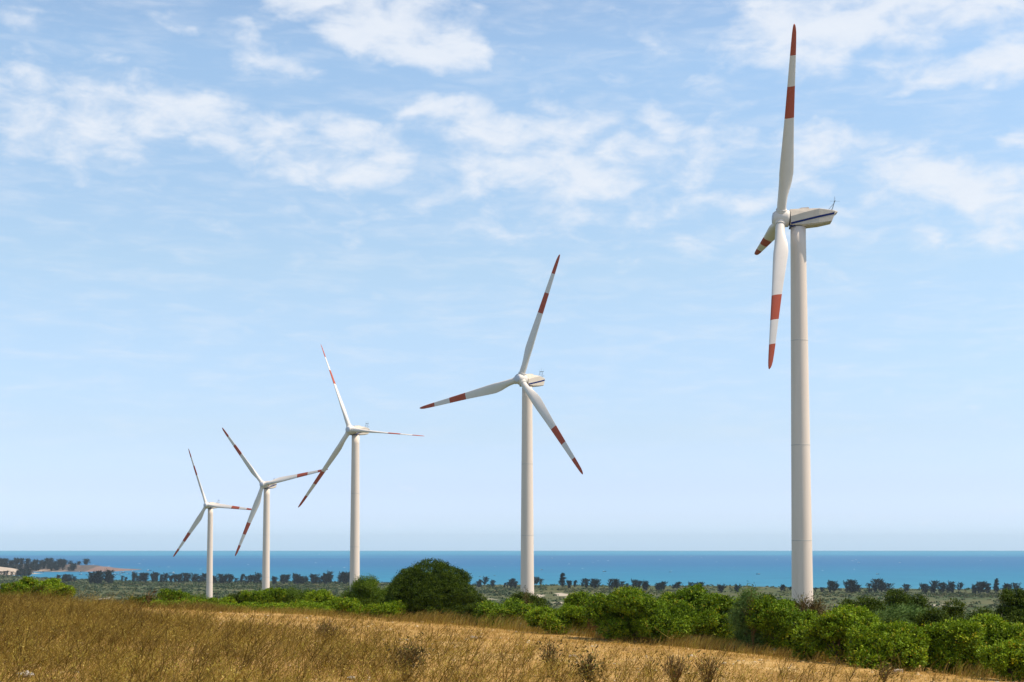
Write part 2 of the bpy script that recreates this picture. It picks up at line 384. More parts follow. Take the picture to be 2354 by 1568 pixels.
# ----------------------------------------------------------------- mesh pieces
def lathe(bm, prof, n=32, axis='Z', mat=0, close=True):
    rings = []
    for (h, r) in prof:
        ring = []
        for k in range(n):
            a = 2 * math.pi * k / n; c, s = r * math.cos(a), r * math.sin(a)
            ring.append(bm.verts.new((h, c, s) if axis == 'X' else (c, s, h)))
        rings.append(ring)
    for i in range(len(rings) - 1):
        for k in range(n):
            f = bm.faces.new((rings[i][k], rings[i][(k + 1) % n], rings[i + 1][(k + 1) % n], rings[i + 1][k])); f.material_index = mat
    if close:
        for ring in (rings[0], rings[-1]):
            try: bm.faces.new(ring).material_index = mat
            except ValueError: pass
    bmesh.ops.recalc_face_normals(bm, faces=bm.faces)
def tube(bm, a, b, r0, r1=None, n=8):
    a, b = Vector(a), Vector(b); r1 = r0 if r1 is None else r1
    q = (b - a).to_track_quat('Z', 'Y').to_matrix()
    A = [bm.verts.new(a + q @ Vector((r0 * math.cos(2 * math.pi * k / n), r0 * math.sin(2 * math.pi * k / n), 0))) for k in range(n)]
    B = [bm.verts.new(b + q @ Vector((r1 * math.cos(2 * math.pi * k / n), r1 * math.sin(2 * math.pi * k / n), 0))) for k in range(n)]
    for k in range(n): bm.faces.new((A[k], A[(k + 1) % n], B[(k + 1) % n], B[k]))
    bm.faces.new(A[::-1]); bm.faces.new(B)
def box(bm, c, s, rot=None):
    mt = Matrix.Translation(c) @ (rot.to_4x4() if rot else Matrix.Identity(4)) @ Matrix.Diagonal((*s, 1))
    return bmesh.ops.create_cube(bm, size=1, matrix=mt)['verts']
def loft(bm, secs, mat=0):
    rs = [[bm.verts.new(c) for c in s] for s in secs]; n = len(rs[0])
    for i in range(len(rs) - 1):
        for k in range(n):
            bm.faces.new((rs[i][k], rs[i][(k + 1) % n], rs[i + 1][(k + 1) % n], rs[i + 1][k])).material_index = mat
    bm.faces.new(rs[0]); bm.faces.new(rs[-1][::-1])
    bmesh.ops.recalc_face_normals(bm, faces=bm.faces)

# ----------------------------------------------------------------- wind turbines
ROT = 38.5
B_R = [.9, 2.0, 3.2, 4.4, 5.6, 6.8, 8.0, 9.2, 10.6, 12.2, 14.5, 17.5, 20.4, 23.5, 26.6, 29.6, 32.55, 35.0, 36.8, 37.7, 38.2, 38.5]
def blade_mesh():
    bm = bmesh.new(); N = 28; rings = []
    for r in B_R:
        ch = np.interp(r, [0, 2.6, 4.4, 6.8, 9.2, 11, 14.5, 17.5, 20.4, 26.6, 32.5, 36, 37.4, 38.2, 38.5],
                       [1.85, 1.85, 2.0, 2.6, 3.05, 3.0, 2.66, 2.38, 2.14, 1.76, 1.38, 1.12, .9, .5, .12])
        th = np.interp(r, [0, 2.6, 4.4, 6.8, 9.2, 14.5, 20, 38.5], [1, 1, .86, .52, .36, .27, .22, .16])
        bl = float(sstep(2.2, 8.0, r))
        pa = .5 + (.32 - .5) * bl
        tw = R(np.interp(r, [0, 8, 16, 26, 38.5], [13, 12, 7, 3, 0]))
        ring = []
        for k in range(N):
            a = 2 * math.pi * k / N
            xc = .5 * (1 - math.cos(a))                       # 0 at the leading edge
            yc_c = .5 * math.sin(a)
            x5 = xc
            yt = 5 * (.2969 * math.sqrt(x5) - .126 * x5 - .3516 * x5 ** 2 + .2843 * x5 ** 3 - .1036 * x5 ** 4)
            yc_a = yt * (1 if a < math.pi else -1) * .98 + .06 * bl * (1 - (2 * xc - 1) ** 2) * .25
            y = (yc_c * (1 - bl) + yc_a * bl) * th * ch if bl > 0 else yc_c * ch
            x = (pa - xc) * ch                                # + towards the leading edge
            ly, lx = -x, y                                    # leading edge points to -Y
            c_, s_ = math.cos(-tw), math.sin(-tw)
            ring.append(bm.verts.new((lx * c_ - ly * s_, lx * s_ + ly * c_, r)))
        rings.append(ring)
    for i in range(len(rings) - 1):
        rm = .5 * (B_R[i] + B_R[i + 1]) / ROT
        red = rm > .845 or .53 < rm < .69
        for k in range(N):
            f = bm.faces.new((rings[i][k], rings[i][(k + 1) % N], rings[i + 1][(k + 1) % N], rings[i + 1][k]))
            f.material_index = 1 if red else 0; f.smooth = True
    bm.faces.new(rings[0]); bm.faces.new(rings[-1]).material_index = 1
    bmesh.ops.recalc_face_normals(bm, faces=bm.faces)
    me = bpy.data.meshes.new('blade'); bm.to_mesh(me); bm.free()
    me.materials.append(M_WHITE); me.materials.append(M_RED)
    return me
BLADE = blade_mesh()
bm = bmesh.new()
lathe(bm, [(1.72, 1.02), (1.74, 1.08), (1.80, 1.11), (1.90, 1.11), (1.96, 1.07), (1.98, .97)], 40, close=False)
COLLAR = bpy.data.meshes.new('root_collar'); bm.to_mesh(COLLAR); bm.free(); COLLAR.materials.append(M_WHITE)
COLLAR.polygons.foreach_set('use_smooth', [True] * len(COLLAR.polygons))

HUB_OFF = 3.45
def sec(x, zb, wb, hw, zs0, zs1, wr, zt):
    h = [(0, zb), (wb, zb), (hw, zs0), (hw, zs1), (wr, zt), (0, zt + .04)]
    full = h + [(-y, z) for (y, z) in h[::-1][1:-1]]
    return [(x, y, z) for (y, z) in full]
NSEC = [(-1.63, -1.86, 1.3, 1.72, -1.66, .02, .72, 1.72), (1.2, -1.95, 1.45, 1.8, -1.66, .82, 1.15, 1.69), (4.06, -1.66, 1.4, 1.75, -1.4, 1.5, 1.62, 1.58),
        (6.58, -1.16, 1.15, 1.42, -1.02, 1.2, 1.3, 1.27), (7.26, .42, 1.15, 1.33, .52, 1.06, 1.2, 1.17), (7.84, .84, .85, .98, .88, .98, .85, 1.06)]
def hw_at(x): return float(np.interp(x, [s[0] for s in NSEC], [s[3] for s in NSEC]))

def turbine(hub_uv, D, psi, th0, pitch, label, lettering=False, tilt=5.0, cone=2.5):
    H = P(*hub_uv, D)
    alpha = math.degrees(math.atan(ray(*hub_uv)[0]))
    rz = R(psi - alpha)
    ax = Vector((math.cos(rz), math.sin(rz), 0))              # from the hub towards the tail
    base = H + ax * HUB_OFF
    gz = float(height(base.x, base.y)) - .3
    root = empty('wind_turbine', (base.x, base.y, gz), rz)
    tag(root, label, 'wind turbine', 'white wind turbines with red banded blades')
    hz = H.z - gz
    top = hz - 1.88
    # tower
    bm = bmesh.new()
    prof = []
    for k in range(25):
        s = k / 24; z = top * (1 - s)
        prof.append((z, 1.53 + .0078 * (top - z)))
    prof.append((0, prof[-1][1] + .25))
    lathe(bm, prof[::-1], 48)
    tw = obj_bm('tower', bm, M_TOWER, root, True)
    bpy_auto = [p for p in tw.data.polygons if len(p.vertices) > 4]
    for p_ in bpy_auto: p_.use_smooth = False
    for dz in (23.3, 44.5, 63.7):
        z = top - dz; r = 1.53 + .0078 * dz
        bm = bmesh.new(); lathe(bm, [(z - .07, r), (z - .05, r + .022), (z + .05, r + .022), (z + .07, r - .005)], 48, close=False)
        obj_bm('flange_seam', bm, M_SEAM, tw, True)
    bm = bmesh.new(); lathe(bm, [(top - .05, 1.6), (top + .12, 1.6)], 40); obj_bm('yaw_ring', bm, M_DARK, tw)
    # nacelle
    bm = bmesh.new(); loft(bm, [sec(*s) for s in NSEC])
    nac = obj_bm('nacelle', bm, M_NAC, root); nac.location = (0, 0, hz)
    bv = nac.modifiers.new('bevel', 'BEVEL'); bv.width = .06; bv.segments = 2; bv.limit_method = 'ANGLE'; bv.angle_limit = R(14)
    for s in (-1, 1):
        xs = [-1.6, -.4, 1.2, 2.6, 4.06, 5.4, 6.58, 7.12]
        secs = []
        for x in xs:
            z = -1.45 + (x + 1.6) / 8.72 * 2.02; y = hw_at(x); h = .21
            secs.append([(x, s * (y - .02), z - h), (x, s * (y + .03), z - h), (x, s * (y + .03), z + h), (x, s * (y - .02), z + h)])
        bm = bmesh.new(); loft(bm, secs); obj_bm('stripe', bm, M_BLUE, nac)
    bm = bmesh.new(); box(bm, (-1.2, 0, -1.86), (1.0, 3.1, .22)); obj_bm('belly_panel', bm, M_BLUE, nac)
    bm = bmesh.new()
    loft(bm, [[(.1, -.7, 1.6), (.1, .7, 1.6), (.1, .7, 1.76), (.1, -.7, 1.76)], [(.7, -.75, 1.6), (.7, .75, 1.6), (.7, .7, 1.98), (.7, -.7, 1.98)],
              [(2.15, -.75, 1.6), (2.15, .75, 1.6), (2.15, .7, 2.04), (2.15, -.7, 2.04)]])
    obj_bm('roof_hatch', bm, M_NAC, nac)
    bm = bmesh.new(); box(bm, (6.0, -1.28, -1.06), (.95, .3, .2), Matrix.Rotation(R(-11), 3, 'Y')); obj_bm('vent', bm, M_DARK, nac)
    bm = bmesh.new(); lathe(bm, [(-1.9, 1.5), (-1.62, 1.5)], 40, 'X'); obj_bm('bearing_ring', bm, M_DARK, nac)
    # weather mast on the tail
    bm = bmesh.new(); t_ = .035
    for s in (-1, 1):
        tube(bm, (6.75, s * .8, 1.15), (7.35, s * .5, 3.2), t_)
        tube(bm, (5.9, s * .75, 1.3), (7.25, s * .52, 2.9), .022)
        tube(bm, (6.85, s * 1.25, 1.75), (6.95, s * .2, 1.75), .025)
        tube(bm, (6.87, s * 1.25, 1.75), (6.87, s * 1.25, 2.05), .06)
    for f in (.15, .38, .62, .82):
        x = 6.75 + .6 * f; z = 1.15 + 2.05 * f; y = .8 - .3 * f; tube(bm, (x, -y, z), (x, y, z), .028)
    box(bm, (7.38, 0, 3.24), (.12, 1.5, .14))
    for y in (-.65, 0, .65): tube(bm, (7.38, y, 3.25), (7.38, y, 4.0 + (.35 if y == 0 else 0)), .018)
    tube(bm, (6.4, 0, 3.36), (8.4, 0, 3.30), .022)
    obj_bm('weather_mast', bm, M_STEEL, nac)
    if lettering:
        bm = bmesh.new()
        bmesh.ops.create_cone(bm, cap_ends=True, segments=28, radius1=.42, radius2=.42, depth=.03,
                              matrix=Matrix.Translation((-.95, -hw_at(-.95) - .012, -.55)) @ Matrix.Rotation(R(90), 4, 'X'))
        obj_bm('emblem', bm, paint('dark_red_paint', (.10, .012, .015), .5, .1), nac)
        fc = bpy.data.curves.new('lettering', 'FONT'); fc.body = 'Fuhrländer'; fc.size = 1.15; fc.extrude = .012; fc.space_character = .95
        fo = bpy.data.objects.new('lettering', fc); COL.objects.link(fo)
        me = bpy.data.meshes.new_from_object(fo); bpy.data.objects.remove(fo)
        lo = link_mesh('lettering', me, paint('grey_lettering_paint', (.15, .16, .22), .5, .1), nac)
        lo.matrix_basis = Matrix.Translation((.25, -1.81, -.62)) @ Matrix.Rotation(R(-9), 4, 'Y') @ Matrix.Rotation(R(90), 4, 'X')
    # rotor: tilted 5 degrees back, blades coned 2.5 degrees forward
    TH = Matrix.Translation((-HUB_OFF, 0, hz)) @ Matrix.Rotation(R(tilt), 4, 'Y')
    bm = bmesh.new()
    lathe(bm, [(1.62, 1.5), (1.62, 1.66), (1.1, 1.72), (.4, 1.74), (-.3, 1.69), (-.8, 1.57), (-1.2, 1.40), (-1.48, 1.2), (-1.58, 1.10)], 48, 'X')
    for k in range(3):
        mt = Matrix.Rotation(R(th0 + 120 * k), 4, 'X') @ Matrix.Rotation(R(-cone), 4, 'Y')
        n0 = len(bm.verts); tmp = bmesh.new(); lathe(tmp, [(1.0, 1.16), (1.5, 1.12), (1.74, 1.06)], 36); tmp.transform(mt)
        mm = bpy.data.meshes.new('t'); tmp.to_mesh(mm); tmp.free(); bm.from_mesh(mm); bpy.data.meshes.remove(mm)
    hub = obj_bm('hub', bm, M_WHITE, root, True); hub.matrix_basis = TH
    for p_ in hub.data.polygons:
        if len(p_.vertices) > 4: p_.use_smooth = False
    bm = bmesh.new(); lathe(bm, [(-1.56, 1.10), (-1.66, 1.08), (-1.72, .98), (-1.75, .62), (-1.79, .56), (-1.80, .1)], 40, 'X')
    obj_bm('nose_cap', bm, M_NOSE, hub, True)
    for k in range(3):
        b = link_mesh('blade', BLADE, [M_WHITE, M_RED], root)
        pk = pitch[k] if isinstance(pitch, (list, tuple)) else pitch
        rot = TH @ Matrix.Rotation(R(th0 + 120 * k), 4, 'X') @ Matrix.Rotation(R(-cone), 4, 'Y')
        b.matrix_basis = rot @ Matrix.Rotation(R(-pk), 4, 'Z')
        link_mesh('root_collar', COLLAR, M_WHITE, b)
    return root

turbine((1795, 502), 286.5, 6.2, 30.5, 58, 'nearest and tallest wind turbine, seen side-on with its tail pointing right', tilt=4.6, cone=2.8)
turbine((1196, 871.5), 420.7, 53.4, 20, -2, 'second tallest wind turbine, its tower rising just right of the big dark round tree', tilt=4.8, cone=1.7)
turbine((805, 988), 562.5, 51.3, 336.6, 72, 'middle wind turbine with one blade seen edge-on as a thin line to the right', tilt=3.6, cone=3.6)
turbine((605, 1114), 713.5, 58.1, 320, 12, 'wind turbine with lettering on its nacelle, second smallest of the row', True, tilt=4.2, cone=3.0)
turbine((475, 1161.5), 859, 48.6, 335.3, 20, 'smallest and farthest wind turbine, its right blade tip behind the next rotor', tilt=4.8, cone=2.6)

# ----------------------------------------------------------------- shrubs and trees near the field
STY = {  # leaf length, width, leaves per cluster, cluster spread, tint range
    'broad': (.085, .048, 20, .085), 'bright': (.085, .048, 20, .085), 'deep': (.075, .038, 22, .085), 'mid': (.075, .042, 20, .09),
    'feather': (.13, .022, 34, .17), 'fine': (.085, .030, 30, .14), 'brown': (.09, .03, 14, .2)}
def crown(rng, a, b, H, sty, lobes, dens, core=.56):
    L, W, k, spread = STY[sty]
    cs = [np.array([0, 0, .48 * H])]; rs = [np.array([core * a, core * b, (.40 + (core - .56) * .6) * H])]
    for i in range(lobes):
        ph = 2 * math.pi * (i + rng.uniform(-.4, .4)) / lobes * 1.0 + (i % 3) * 2.1
        zz = rng.uniform(.2, .86)
        rad = math.sqrt(max(.05, 1 - ((zz - .42) / .62) ** 2))
        c = np.array([a * .74 * rad * math.cos(ph) * rng.uniform(.6, 1.05), b * .70 * rad * math.sin(ph) * rng.uniform(.6, 1.05), H * zz * .93])
        r = rng.uniform(.2, .38) * np.array([a, b, H * .62])
        cs.append(c); rs.append(np.maximum(r, .2))
    for i in range(lobes * 3):                    # small bosses that break the outline and throw shade
        j = rng.integers(1, lobes + 1); nn = unit(rng.normal(size=3) + np.array([0, -.25, .45]))
        r0 = rng.uniform(.08, .14) * (a + H * .6)
        cs.append(cs[j] + nn * rs[j] * .92); rs.append(np.array([r0, r0, r0 * .8]) * rng.uniform(.8, 1.2))
    cs, rs = np.array(cs), np.array(rs)
    area = rs[:, 0] * rs[:, 2] + rs[:, 0] * rs[:, 1]
    n = int(dens * a * H / k * 6.5)
    area[0] *= .5 if core < .7 else 1.2; which = rng.choice(len(cs), n * 3, p=area / area.sum())
    nd = unit(rng.normal(size=(n * 3, 3)))
    pts = cs[which] + nd * rs[which] * rng.uniform(.86, 1.06, (n * 3, 1))
    q = ((pts[:, None] - cs[None]) / rs[None]); ins = ((q ** 2).sum(-1) < .78).any(1)
    keep = (~ins | (rng.random(n * 3) < .07)) & (pts[:, 2] > .04 * H)
    pts, nd = pts[keep][:n], nd[keep][:n]
    m_ = len(pts)
    dome = lambda q_: np.clip(1.0 - .40 * np.minimum(np.abs(q_ - .06 * a) / a, 1.1) ** 2.3, .3, 1) if core > .7 else 1.0
    top = np.percentile(pts[:, 2], 98.5 if core < .7 else 99.9); fz = H / top; pts[:, 2] = np.minimum(pts[:, 2] * fz, H * 1.06)
    lo_, hi_ = ((2, 98) if core < .7 else (.5, 99.5)); x0_, x1_ = np.percentile(pts[:, 0], [lo_, hi_]); y0_, y1_ = np.percentile(pts[:, 1], [lo_, hi_])
    off_ = np.array([(x0_ + x1_) / 2, (y0_ + y1_) / 2, 0]); fx = 2 * a / (x1_ - x0_); fy = 2 * b / (y1_ - y0_); pts = (pts - off_) * np.array([fx, fy, 1])
    pts[:, 2] *= dome(pts[:, 0])
    ctint = np.clip(rng.normal(.42, .17, m_), 0, 1)
    p = np.repeat(pts, k, 0) + rng.normal(size=(m_ * k, 3)) * spread * np.array([.85, .85, .6])
    on = np.repeat(nd, k, 0)
    d = unit(on * .75 + rng.normal(size=p.shape) * .55 + np.array([0.12, 0, .25]))
    if sty in ('feather', 'fine'): d = unit(d + np.array([.55, 0, -.1]))
    up = unit(on * 1.0 + np.array([0, 0, .7]) + rng.normal(size=p.shape) * .35)
    s = unit(np.cross(d, up))
    ti = np.clip(np.repeat(ctint, k) + rng.normal(0, .15, len(p)), 0, .86)
    if sty in ('broad', 'bright'): ti = np.where(rng.random(len(p)) < .006, 1.0, ti)
    g = Geo(); sc = rng.uniform(.7, 1.2, len(p))
    g.leaves(p, d, s, L * sc, W * sc, ti)
    # mass of larger leaves and twigs inside the lobes, tinted dark as painted shade
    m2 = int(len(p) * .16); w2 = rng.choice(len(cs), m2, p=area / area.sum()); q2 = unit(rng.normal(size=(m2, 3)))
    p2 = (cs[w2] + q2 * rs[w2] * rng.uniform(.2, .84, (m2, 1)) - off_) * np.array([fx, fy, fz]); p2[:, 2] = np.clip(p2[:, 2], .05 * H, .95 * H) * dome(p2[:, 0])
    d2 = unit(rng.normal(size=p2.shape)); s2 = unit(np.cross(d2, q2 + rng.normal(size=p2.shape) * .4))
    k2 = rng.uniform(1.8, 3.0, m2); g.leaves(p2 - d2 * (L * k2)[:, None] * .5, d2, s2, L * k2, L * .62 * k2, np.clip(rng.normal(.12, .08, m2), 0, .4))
    return g, cs[:lobes + 1]
def shrub(u0, u1, vtop, D, sty, label, cat='shrub', name='leafy_shrub', lobes=11, dens=1500, group='green shrubs along the field edge', depth=.8, foot=None, seed=None, core=.56):
    rng = np.random.default_rng(seed if seed is not None else int(u0 * 7 + vtop))
    c = P((u0 + u1) / 2, vtop, D); a = (u1 - u0) / 2 / FPX * D
    gz = float(height(c.x, c.y))
    if foot is not None: gz = max(gz, P(0, foot, D).z)
    H = c.z - gz; lift = 0
    root = empty(name, (c.x, c.y, float(height(c.x, c.y))))
    tag(root, label, cat, group)
    off = gz - float(height(c.x, c.y))
    b = a * depth
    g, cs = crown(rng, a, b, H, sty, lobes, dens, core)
    for v in g.v: v[:, 2] += off
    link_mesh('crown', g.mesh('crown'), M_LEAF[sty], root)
    bm = bmesh.new()
    for cc in cs[1:]:
        e = cc * np.array([.9, .9, .95]) + np.array([0, 0, off]); st = Vector((rng.uniform(-.12, .12) * a, rng.uniform(-.12, .12) * b, -.1))
        mid = Vector((st.x * .5 + e[0] * .45, st.y * .5 + e[1] * .45, (e[2]) * .55))
        tube(bm, st, mid, .022 * H ** .7 + .012, .016 * H ** .5 + .006, 6); tube(bm, mid, e, .016 * H ** .5 + .006, .006, 6)
    obj_bm('stem' if cat == 'shrub' else 'trunk', bm, M_BARK, root)
    return root

SHRUBS = [
 # --- right-hand hedge, front row
 (1862, 2004, 1402, 48, 'bright', 'large bright green shrub right of the tallest tower, foot on the sandy track', 13),
 (1958, 2116, 1440, 46, 'bright', 'wide low shrub leaning against the right side of the large bright green shrub', 12),
 (2112, 2262, 1434, 46.5, 'bright', 'big sunlit yellow-green shrub filling the hedge near the right edge', 12),
 (2216, 2390, 1424, 47.5, 'bright', 'sunlit yellow-green shrub behind the lowest bottom right shrub', 12),
 (2268, 2400, 1478, 43, 'bright', 'lowest bright shrub in the bottom right corner of the field edge', 9),
 (1362, 1588, 1360, 58, 'broad', 'tall rounded glossy shrub, biggest of the hedge between the two tallest towers', 14),
 (1536, 1690, 1357, 59.5, 'broad', 'dark-shaded rounded shrub touching the right side of the biggest glossy hedge shrub', 12),
 (1728, 1872, 1384, 54, 'broad', 'glossy green shrub left of the tallest tower beside the grey feathery bush', 11),
 (1688, 1752, 1362, 54.5, 'feather', 'grey-green feathery bush with willowy upright tips, between two glossy shrubs', 9),
 (1218, 1342, 1398, 62, 'bright', 'low bright shrub in front of the second tallest tower foot', 10),
 (1104, 1226, 1384, 67, 'broad', 'sunlit shrub just right of the big dark round tree', 10),
 (1066, 1130, 1392, 70, 'mid', 'small olive shrub tucked against the right side of the big dark round tree', 8),
 (1176, 1264, 1367, 71, 'mid', 'darker shrub hiding the foot of the second tallest tower', 9),
 (1300, 1412, 1367, 69, 'broad', 'shrub behind the dry grey twigs, right of the second tallest tower', 10),
 (1490, 1576, 1371, 66, 'broad', 'shrub peeping out behind two large glossy hedge shrubs', 8),
 # --- right-hand hedge, back row
 (1924, 2042, 1382, 60, 'mid', 'dark olive shrub right behind the large bright shrub, right of the tallest tower', 10),
 (2030, 2146, 1366, 62, 'deep', 'pointed dark shrub, highest of the hedge between tallest tower and right edge', 10),
 (2130, 2240, 1390, 60, 'mid', 'dark flat-topped shrub right of the pointed dark shrub', 9),
 (2008, 2120, 1402, 54, 'feather', 'pale feathery bush leaning in the wind in front of the pointed dark shrub', 9),
 (2112, 2236, 1410, 53, 'mid', 'olive brown-tipped shrub between pale feathery bush and sunlit right shrubs', 9),
 (2284, 2420, 1364, 57, 'deep', 'tall dark shrub cut off by the right edge, above the sunlit shrubs', 11),
 (2216, 2330, 1412, 52, 'mid', 'mid green shrub at the foot of the tall dark right-edge shrub', 9),
 (1700, 1830, 1376, 63, 'mid', 'low olive shrub at the left foot of the tallest tower', 9),
 (1830, 1904, 1446, 50, 'bright', 'small yellow-green shrub under the brown bush by the tallest tower', 8),
 # --- left of the dark tree
 (786, 862, 1330, 84, 'fine', 'soft light green willowy bush at the foot of the middle turbine', 9),
 (838, 912, 1354, 84, 'fine', 'soft green bush between willowy bush and the big dark round tree', 9),
 (700, 800, 1362, 82, 'bright', 'yellow-green shrub left of the soft willowy bush', 9),
 (742, 838, 1380, 77, 'bright', 'low bright shrub in front of the willowy bush', 8),
 (834, 930, 1386, 74, 'bright', 'low sunlit shrub at the left foot of the big dark round tree', 8),
 (640, 720, 1357, 84, 'fine', 'light green bush between the second smallest and middle turbine towers', 8),
 (560, 650, 1357, 83, 'broad', 'rounded shrub hiding the foot of the lettered turbine', 9),
 (520, 572, 1366, 84, 'mid', 'darker shrub just left of the lettered turbine foot', 7),
 (476, 536, 1376, 80, 'bright', 'yellow-green shrub right of the smallest turbine foot', 7),
 (430, 492, 1372, 80, 'fine', 'wispy light shrub around the smallest turbine foot', 7),
 (366, 440, 1358, 82, 'broad', 'round-topped pair of green domes left of the smallest turbine', 8),
 (290, 372, 1374, 80, 'mid', 'low shrub left of the round-topped green domes', 8),
 (330, 470, 1380, 76, 'bright', 'low bright creeper-like shrub under the smallest turbine', 9),
 (600, 760, 1386, 76, 'bright', 'long low sunlit shrub below the lettered turbine', 10),
 (470, 610, 1388, 76, 'bright', 'low yellow-green shrub between the two smallest turbine feet', 9),
 # --- far left
 (40, 132, 1331, 82, 'bright', 'tallest yellow-green bush of the far left clump', 10),
 (96, 168, 1349, 80, 'bright', 'right-hand low bush of the far left clump', 8),
 (-10, 62, 1344, 81, 'broad', 'left-hand bush of the far left clump, cut by the frame', 8),
]
for (u0, u1, vt, D, sty, lab, lob) in SHRUBS:
    shrub(u0, u1, vt, D, sty, lab, lobes=lob)
shrub(882, 1114, 1288, 76, 'deep', 'big dark dense round tree standing alone in the hedge', 'tree', 'round_tree', 30, 2700, None, .95, core=.87, seed=4)
shrub(2186, 2296, 1394, 430, 'fine', 'pale green tree far below, seen in the gap of the hedge at right', 'tree', 'broad_tree', 9, 90, None, .9, foot=1440)
shrub(2120, 2200, 1404, 430, 'fine', 'smaller pale green tree left of the pale tree in the hedge gap', 'tree', 'broad_tree', 8, 90, None, .9, foot=1440)

def twiggy(u0, u1, vtop, D, label, leafy, seed, name='dry_bush', cat='shrub', spread=1.0, n_main=26):
    rng = np.random.default_rng(seed)
    c = P((u0 + u1) / 2, vtop, D); a = (u1 - u0) / 2 / FPX * D; gz = float(height(c.x, c.y)); H = c.z - gz
    root = empty(name, (c.x, c.y, gz)); tag(root, label, cat)
    g = Geo(); n = n_main
    th = rng.uniform(0, 2 * np.pi, n); rr = np.sqrt(rng.random(n)) * a * .95
    e = np.stack([rr * np.cos(th), rr * np.sin(th) * .8, H * (1 - .45 * (rr / a) ** 2) * rng.uniform(.8, 1.02, n)], 1)
    s0 = np.stack([rng.normal(0, .08 * a, n), rng.normal(0, .08 * a, n), np.full(n, -.05)], 1)
    b = s0 * .5 + e * np.array([.35, .35, .6])
    g.ribbons(s0, b, e, .035, .010, rng.uniform(0, .6, n), 5, rng=rng)
    for lev in range(2):
        k = n * (5 if lev == 0 else 10); w_ = rng.integers(0, n, k); tt = rng.uniform(.3, .95, k)[:, None]
        q = (1 - tt) ** 2 * s0[w_] + 2 * tt * (1 - tt) * b[w_] + tt ** 2 * e[w_]
        dd = unit(unit(e[w_] - s0[w_]) + rng.normal(size=(k, 3)) * .55 + np.array([.15, 0, .2])) * rng.uniform(.15, .5, (k, 1)) * (H ** .6)
        if lev: dd *= .6
        g.ribbons(q, q + dd * .5 + rng.normal(size=(k, 3)) * .02, q + dd, .014, .005, rng.uniform(0, 1, k), 3, rng=rng)
    link_mesh('twigs', g.mesh('twigs'), M_TWIG, root)
    if leafy:
        gl = Geo(); k = leafy; w_ = rng.integers(0, n, k); tt = rng.uniform(.45, 1.05, k)[:, None]
        q = (1 - tt) ** 2 * s0[w_] + 2 * tt * (1 - tt) * b[w_] + tt ** 2 * e[w_] + rng.normal(size=(k, 3)) * .13
        d = unit(rng.normal(size=(k, 3)) + np.array([.3, 0, .4])); sd_ = unit(np.cross(d, rng.normal(size=(k, 3))))
        gl.leaves(q, d, sd_, rng.uniform(.06, .14, k), rng.uniform(.02, .045, k), rng.random(k))
        link_mesh('leaves', gl.mesh('leaves'), M_LEAF['brown'], root)
    return root
twiggy(1806, 1916, 1372, 58, 'brown half-dead bush in front of the tallest tower foot', 9500, 11, n_main=90)
twiggy(1336, 1392, 1386, 62, 'bare grey twiggy bush between low bright shrub and biggest glossy shrub', 60, 12, n_main=40)
twiggy(1194, 1222, 1352, 68, 'thin sapling sticking up against the second tallest tower', 260, 13, name='sapling', n_main=7)
twiggy(1714, 1746, 1338, 54, 'thin leafy sapling tip standing above the grey feathery bush', 420, 14, name='sapling', n_main=6)
# dry weeds that stand out one by one in the foreground
for i, (u0, u1, vt, D, lab, lf, nm) in enumerate([
    (1232, 1300, 1472, 33, 'dark upright dry weed, tallest of those on the sandy track right of centre', 160, 9),
    (1510, 1590, 1498, 30, 'bare brown branching weed at the bottom, right of centre', 60, 12),
    (1592, 1660, 1500, 31, 'grey brown dry weed with forked twigs beside a bare brown weed', 60, 11),
    (708, 790, 1430, 44, 'dry weed clump on the bare strip below the middle turbine', 120, 22),
    (880, 985, 1478, 31, 'olive dry weed clump at the bottom below the big dark tree', 420, 18),
    (1330, 1380, 1508, 30, 'yellow-green weed low on the bottom edge right of centre', 420, 12),
    (2010, 2052, 1528, 36, 'small olive weed alone on the bare sandy track at right', 120, 7)]):
    twiggy(u0, u1, vt, D, lab, lf, 40 + i, name='dry_weed', cat='weed', n_main=nm)

def stalk(u0, v0, u1, v1, D, label):
    rng = np.random.default_rng(77); a = P(u0, v0, D); b = P(u1, v1, D); a.z = float(height(a.x, a.y)) - .05
    g = Geo(); A = np.array([a]); B = np.array([b]); o_ = np.array([a])
    side = np.array([[.8, 0, -.6]])
    g.ribbons(A - o_, (A * .55 + B * .45) - o_ + np.array([[-.1, 0, .05]]), B - o_, .030, .014, .1, 8, side=side)
    k = 46; tt = rng.uniform(.78, 1.04, k)[:, None]; p = A + (B - A) * tt - o_ + rng.normal(size=(k, 3)) * .05
    d = unit(rng.normal(size=(k, 3)) + np.array([.7, 0, .1])); s_ = unit(np.cross(d, rng.normal(size=(k, 3))))
    root = empty('tall_stalk', a); tag(root, label, 'dry stalk')
    link_mesh('stem', g.mesh('stem'), M_TWIG, root)
    h_ = Geo(); h_.leaves(p, d, s_, rng.uniform(.08, .2, k), rng.uniform(.03, .06, k), rng.uniform(0, .4, k)); link_mesh('seed_head', h_.mesh('seed_head'), M_TWIG, root)
stalk(288, 1458, 350, 1362, 50, 'single long dark stalk with a drooping seed head, leaning above the left grass')

# ----------------------------------------------------------------- grasses of the field
rng = np.random.default_rng(5)
def scatter(n, umin, umax, dmin, dmax):
    """uniform over the ground wedge in front of the field"""
    D = np.sqrt(rng.uniform(dmin ** 2, dmax ** 2, n)); u = rng.uniform(umin, umax, n)
    return (u - 1177) / FPX * D, D, u
def bare_D(u): return np.interp(u, [-400, 0, 150, 300, 600, 1177, 1700, 2354, 2900], [80, 78, 72, 60, 48, 39, 33, 27, 25])
WIND = np.array([.42, .05, 0])
